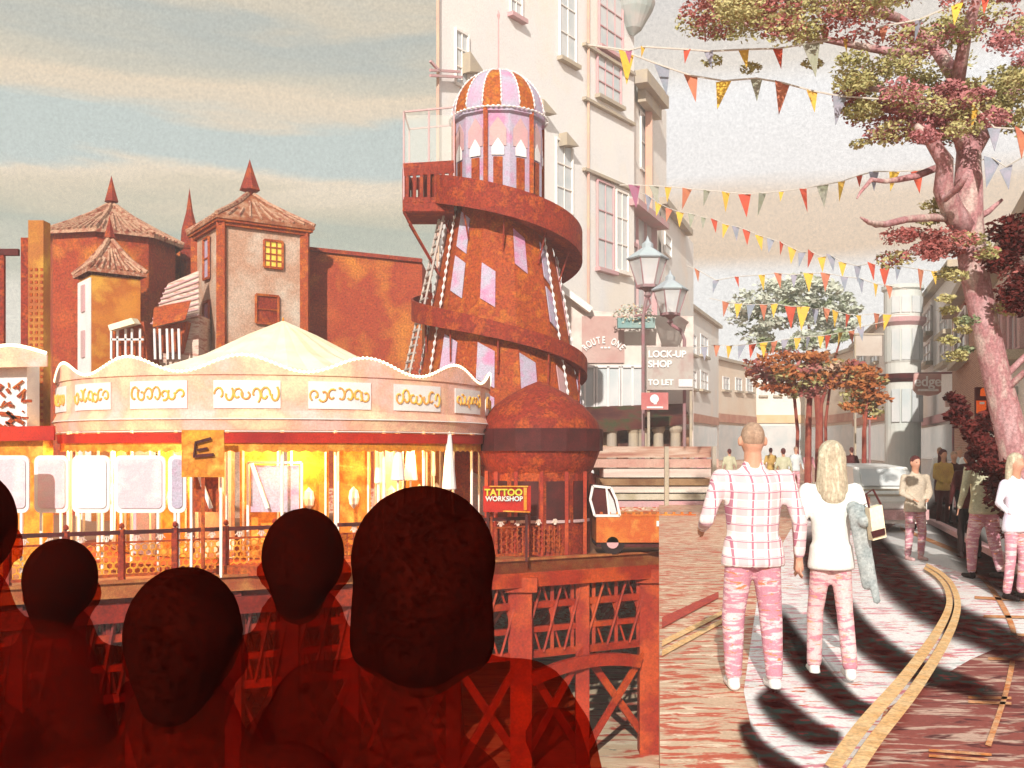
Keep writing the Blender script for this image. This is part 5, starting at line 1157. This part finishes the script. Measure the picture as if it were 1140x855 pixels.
    if shirt:
        b = MB(); capsule(b, shL+S(-.03,0,-.01), shR+S(.03,0,-.01), .066*k, .066*k); capsule(b, S(0,lean(1.36),1.34), S(0,lean(1.05),1.04), .145*k*wide, .128*k*wide, (1.18,.86)); capsule(b, S(0,0,1.04), S(0,0,1.0), .132*k*wide, .140*k*wide, (1.14,.88)); capsule(b, S(0,.01,1.50), S(0,.01,1.40), .070*k, .115*k, (1.2,.8))
        for a_, e_, w_ in ((shL,eL,wL),(shR,eR,wR)):
            if sleeve == 'vest': capsule(b, a_, a_.lerp(e_, .08), .058*k, .055*k)
            elif sleeve == 'short': capsule(b, a_, a_.lerp(e_, .85), .064*k, .058*k)
            else: capsule(b, a_, e_, .064*k, .052*k); capsule(b, e_, e_.lerp(w_, .9), .052*k, .040*k)
        b.add([S(r_*math.cos(q_)*(.184 if j_ == 0 else .186 if j_ == 1 else .165), r_*math.sin(q_)*(.134 if j_ < 2 else .115)+.01, z_) for j_, (z_, r_) in enumerate(((.835,1.0),(.86,1.0),(1.02,1.0))) for q_ in [i_/24*2*math.pi for i_ in range(24)]], [tuple(range(24))[::-1], tuple(range(48,72))]+[(j_*24+i_, j_*24+(i_+1)%24, (j_+1)*24+(i_+1)%24, (j_+1)*24+i_) for j_ in range(2) for i_ in range(24)])
        if collar: capsule(b, S(0,.015,1.58), S(0,.02,1.45), .080*k, .175*k, (1.15,.8)); capsule(b, S(-.14,.01,1.47), S(.14,.01,1.47), .085*k, .085*k)
        solid(b, cloth_name, shirt, t_, voxel, 4)
    if pants:
        b = MB(); capsule(b, S(.062,.008,.93), S(-.062,.008,.93), .095*k*wide, .095*k*wide, (1,1)); 
        for h_, kn, an in ((hipL,kneeL,ankL),(hipR,kneeR,ankR)):
            capsule(b, h_-S(.020 if h_.x > 0 else -.020,0,.05), kn, .085*k*wide, .068*k*wide)
            if legs == 'long': capsule(b, kn, an+Vector((0,0,.03*k)), .068*k*wide, .060*k)
            elif legs == 'half': capsule(b, kn, kn.lerp(an, .3), .066*k, .064*k)
        solid(b, 'trousers', pants, t_, voxel, 4)
    for an in (ankL, ankR):
        b = MB(); capsule(b, an+Vector((0,.03,-.045))*k, an+Vector((0,-.17,-.052))*k, .042*k, .036*k); capsule(b, an+Vector((0,.01,.0))*k, an+Vector((0,0,-.04))*k, .043*k, .043*k); solid(b, 'shoe', shoes or black, t_, voxel*.8, 2)
    if hair:
        b = MB()
        if hairstyle == 'short': ell(b, hv(0,.012,.028), (.086*k,.100*k,.100*k)); capsule(b, hv(0,.05,-.02), hv(0,.05,-.06), .066*k, .05*k)
        elif hairstyle == 'crop': ell(b, hv(0,.010,.022), (.081*k,.096*k,.101*k))
        elif hairstyle == 'long': ell(b, hv(0,.018,.03), (.098*k,.108*k,.105*k)); capsule(b, hv(0,.055,0), hv(0,.09,-.28), .095*k, .085*k, (1.15,.6)); capsule(b, hv(-.06,.04,-.02), hv(-.09,.05,-.25), .045*k, .035*k); capsule(b, hv(.06,.04,-.02), hv(.09,.05,-.25), .045*k, .035*k)
        elif hairstyle == 'bob': ell(b, hv(0,.02,.02), (.115*k,.115*k,.118*k)); capsule(b, hv(0,.05,-.03), hv(0,.05,-.10), .10*k, .085*k); capsule(b, hv(-.05,.04,-.03), hv(-.06,.04,-.10), .06*k, .055*k); capsule(b, hv(.05,.04,-.03), hv(.06,.04,-.10), .06*k, .055*k)
        elif hairstyle == 'cap':
            ell(b, hv(0,.01,.035), (.095*k,.108*k,.092*k)); capsule(b, hv(-.05,-.10,.03), hv(.05,-.10,.03), .035*k, .035*k, (1,.3))
        elif hairstyle == 'hood': ell(b, hv(0,.03,-.0), (.125*k,.135*k,.15*k)); capsule(b, hv(-.08,.03,-.14), hv(.08,.03,-.14), .09*k, .09*k)
        if hairstyle not in ('cap','hood'):
            # clear the face side
            for i, v in enumerate(b.v):
                l_ = hy.inverted()@(v-hc)
                if l_.y < -.045*k and l_.z < .045*k: l_.y = -.045*k+(l_.y+.045*k)*.05; b.v[i] = hc+hy@l_
        solid(b, {'cap':'cap','hood':'hood'}.get(hairstyle, 'hair'), hair, t_, voxel*.8, 2)
    if detail > 0:
        b = MB()
        for s_ in (-1, 1): ell(b, hv(s_*.03,-.083,.006), (.011*k,.008*k,.008*k), 8)
        b.build('eyes', black, t_, org=Vector((0,0,0)))
    return t_, S
# cloth materials
def plaid(name, base, l1, l2, fx=9.0, fz=9.0):
    m = bpy.data.materials.new(name); m.use_nodes = True; t = m.node_tree; bs = t.nodes['Principled BSDF']; s_ = N(t, 'ShaderNodeSeparateXYZ'); co = N(t,'ShaderNodeTexCoord').outputs['Object']; L(t, co, s_.inputs[0])
    # x wraps round the body as it turns, so use x + y
    def band(o_, f_, w_, ph): fr = math_node(t, 'FRACT', math_node(t, 'ADD', math_node(t, 'MULTIPLY', o_, f_), ph)); return math_node(t, 'LESS_THAN', fr, w_)
    x = math_node(t, 'ADD', s_.outputs[0], math_node(t, 'MULTIPLY', s_.outputs[1], .35)); z_ = math_node(t, 'ADD', s_.outputs[2], math_node(t, 'MULTIPLY', s_.outputs[1], .1))
    c = mixc(t, math_node(t, 'MULTIPLY', band(x, fx, .5, 0), .45), base, l1); c = mixc(t, math_node(t, 'MULTIPLY', band(z_, fz, .45, .1), .45), c, l1)
    c = mixc(t, math_node(t, 'MULTIPLY', band(x, fx, .12, .35), .8), c, l2); c = mixc(t, math_node(t, 'MULTIPLY', band(z_, fz, .12, .7), .8), c, l2); c = mixc(t, math_node(t, 'MULTIPLY', band(z_, fz*2, .10, .3), .6), c, (.9,.88,.88))
    L(t, c, bs.inputs['Base Color']); bs.inputs['Roughness'].default_value = .85; return m
plaidm = plaid('pink_white_plaid', (.84,.80,.78), (.58,.32,.36), (.36,.05,.13))
def ripplecloth(name, c1, c2, c3): return sheet_mat(name, c1, c1, [(c2, 9.0, .50, .56), (c3, 14.0, .59, .64)], 2.2, (.35,.35,1.5), .85, .1)
pinktr = ripplecloth('rose_streaked_denim', (.56,.25,.32), (.76,.56,.58), (.60,.22,.10))
pinktr2 = ripplecloth('pale_pink_trousers', (.76,.52,.52), (.58,.24,.30), (.66,.34,.22))
sandh = M('sandy_hair', (.34,.22,.15), (.46,.32,.23), 20, grain=.2, stretch=(1,1,.2)); fairh = M('fair_hair', (.56,.50,.36), (.44,.36,.26), 26, c3=(.64,.60,.44), grain=.2, stretch=(1,1,.15)); darkh = M('dark_red_hair', (.08,.02,.02), (.12,.03,.03), 20, grain=.2)
whitet = M('white_top', (.82,.81,.78), (.76,.76,.72), 3, grain=.06); tanj = M('tan_jacket', (.52,.44,.34), (.58,.50,.40), 3, grain=.15)
g_ = G(838, 768)
pm, S = person((g_.x, g_.y, 0), R(180), 1.83, 'tall man in a pink and white plaid shirt and rose trousers walking away', plaidm, pinktr, sandh, whitet, wide=1.18, hairstyle='crop', sleeve='long', arms={'L':((.285,.05,1.15),(.27,-.17,1.08)), 'R':((-.27,.05,1.14),(-.275,.02,.90))}, stride=.03, detail=2)
g_ = G(925, 756)
pw, S = person((g_.x, g_.y, 0), R(174), 1.70, 'long haired woman in a white top striding away with a folded denim jacket', whitet, pinktr2, fairh, whitet, wide=.95, hairstyle='long', sleeve='short', arms={'L':((.27,.05,1.14),(.26,.0,.92)), 'R':((-.30,.04,1.16),(-.27,-.12,1.0))}, stride=.13, legs='long', detail=2)
# denim jacket and bag carried on her right side
jk = thing('denim_jacket', P(961, 640, 6.9), 'faded grey blue denim jacket hanging folded over the long haired woman\'s arm', 'jacket')
b = MB(); dn = M('faded_denim', (.30,.35,.36), (.42,.46,.46), 4, c3=(.22,.27,.28), grain=.25)
capsule(b, P(950,566,7.0), P(962,580,6.85), .055, .05); capsule(b, P(956,572,6.9), P(966,650,6.9), .075, .045, (1,.6)); capsule(b, P(962,600,6.9), P(976,668,6.85), .045, .03, (1,.5)); 
ORG[jk.name] = Vector((0,0,0)); o = solid(b, 'cloth', dn, jk, .012, 2); o.location = -Vector(jk.location)
bg = thing('handbag', P(978, 590, 6.8), 'small cream handbag with red lining beside the denim jacket', 'bag')
b = MB(); b.plate([P(968,566,6.75),P(982,562,6.75),P(987,598,6.75),P(972,602,6.75)][::-1], (0,.09,0)); b.build('pouch', cream, bg); b = MB(); b.plate([P(970,592,6.73),P(985,588,6.73),P(986,595,6.73),P(972,599,6.73)][::-1], (0,.01,0)); b.build('trim', maroon, bg)
b = MB(); b.tube([P(968,566,6.78),P(964,550,6.8),P(972,545,6.8),P(981,562,6.78)], .008, 5); b.build('handle', maroon, bg)
g_ = G(1019, 624)
person((g_.x, g_.y, 0), R(10), 1.55, 'dark haired man in tan jacket and rose trousers standing before the white car', tanj, pinktr, darkh, pinkln, wide=1.12, hairstyle='short', voxel=.02, arms={'L':((.24,-.02,1.16),(.12,-.16,1.06)),'R':((-.24,-.02,1.16),(-.12,-.16,1.06))})
def walker(px, py, H, face, label, shirt, pants, hair, **kw):
    g_ = G(px, py); person((g_.x, g_.y, 0), R(face), H, label, shirt, pants, hair, voxel=.03, detail=1 if H > 2 else 0, group='passers-by in the street', **kw)
olive = M('olive_cloth', (.46,.46,.30), (.60,.58,.42), 3, grain=.15); pinkc = M('pink_cloth', (.62,.26,.32), (.68,.38,.40), 3, grain=.15); yelc = M('mustard_cloth', (.60,.40,.10), (.50,.30,.10), 3, grain=.15); bluec = M('pale_blue_cloth', (.55,.64,.68), (.66,.70,.70), 3, grain=.1); lilw = M('lilac_white_cloth', (.70,.64,.80), (.80,.76,.84), 3, grain=.1)
walker(1096, 645, 1.78, 190, 'broad person in pale olive jacket and rose trousers near the leaning tree', olive, pinktr, sandh, wide=1.2, stride=.1)
walker(1079, 622, 1.62, 170, 'person in near black clothes close to the broad olive jacketed person', maroon, black, darkh, stride=.12)
walker(1050, 586, 1.64, 10, 'person in mustard top and dark skirt with clasped hands beyond the tan jacketed man', yelc, maroon, darkh, hairstyle='long', arms={'L':((.24,-.02,1.16),(.10,-.16,1.04)),'R':((-.24,-.02,1.16),(-.10,-.16,1.04))})
walker(1062, 583, 1.6, 0, 'person in dark red jacket beside the mustard topped one', maroon, black, sandh)
walker(1068, 568, 1.7, 20, 'far person in pale blue shirt behind the olive jacketed one', bluec, pinktr2, sandh)
walker(1080, 572, 1.76, 160, 'far person in white shirt and pale pink trousers by the brick house', whitet, pinktr2, darkh)
walker(1131, 668, 1.6, 20, 'person in lilac white blouse carrying a bag at the right edge', lilw, pinktr, fairh, hairstyle='long', arms={'L':((.26,-.02,1.16),(.2,-.25,1.05)),'R':((-.30,-.02,1.2),(-.36,-.22,1.1))})
walker(1143, 600, 1.7, 180, 'person in pink coat cut by the right edge behind the lilac blouse', pinkc, pinktr, sandh)
walker(872, 556, 1.68, 175, 'far person in sage top seen between the plaid shirted man and the woman', olive, pinktr2, darkh)
walker(886, 548, 1.74, 5, 'far person in pale blue top just left of the long haired woman\'s head', bluec, pinktr, sandh)
walker(900, 545, 1.62, 5, 'far child height person in pink before the thin tree stems', pinkc, pinktr, fairh, hairstyle='bob')
walker(948, 549, 1.72, 180, 'far person in dark red right of the long haired woman\'s hair', maroon, black, darkh)
walker(858, 545, 1.7, 180, 'far person in mustard top behind the plaid man\'s shoulder', yelc, pinktr, darkh)
walker(1046, 562, 1.7, 185, 'far person in white top left of the pale blue shirted one', whitet, maroon, sandh)
walker(812, 548, 1.66, 180, 'far person in olive left of the plaid shirted man', olive, pinkc, darkh)
walker(780, 545, 1.72, 5, 'far person in rose pink walking by the market stall end', pinkc, maroon, sandh)
# dark onlookers in front of us, heads and shoulders against the lit pier
sil = M('silhouette_hair', (.014,.0012,.0006), (.024,.0018,.0009), 14, grain=.45, gscale=130, ghost=.10, tint=(.95,.30,.2), spec=0)  # backlit silhouette darkness put into the hair colour
silc = M('silhouette_body', (.050,.003,.001), (.075,.004,.0015), 9, grain=.5, gscale=110, ghost=.64, tint=(.94,.36,.24), spec=0)  # same backlit darkness painted into coat, skin and shoes
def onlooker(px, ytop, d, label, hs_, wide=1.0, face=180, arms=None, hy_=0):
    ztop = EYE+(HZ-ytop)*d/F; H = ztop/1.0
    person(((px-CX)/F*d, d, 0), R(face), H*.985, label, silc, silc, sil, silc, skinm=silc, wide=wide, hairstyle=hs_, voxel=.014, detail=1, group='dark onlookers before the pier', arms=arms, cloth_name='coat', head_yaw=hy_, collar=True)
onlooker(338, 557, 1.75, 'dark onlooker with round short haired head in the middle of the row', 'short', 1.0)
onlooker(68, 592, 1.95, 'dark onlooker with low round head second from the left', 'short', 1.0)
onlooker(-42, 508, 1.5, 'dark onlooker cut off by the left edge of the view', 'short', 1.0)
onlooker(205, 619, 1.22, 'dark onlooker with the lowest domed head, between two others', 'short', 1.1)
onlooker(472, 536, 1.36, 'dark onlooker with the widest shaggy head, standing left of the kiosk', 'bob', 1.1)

hz = MB(); hz.box((0, 60, 20), (260, 240, 56)); ho = hz.build('haze', bpy.data.materials.new('haze_air'))
hm = ho.data.materials[0]; hm.use_nodes = True; t = hm.node_tree; t.nodes.clear(); pv = N(t, 'ShaderNodeVolumePrincipled'); pv.inputs['Color'].default_value = (.97,.95,.93,1); pv.inputs['Density'].default_value = .0022; L(t, pv.outputs[0], N(t, 'ShaderNodeOutputMaterial').inputs['Volume']); tag(ho, kind='stuff')
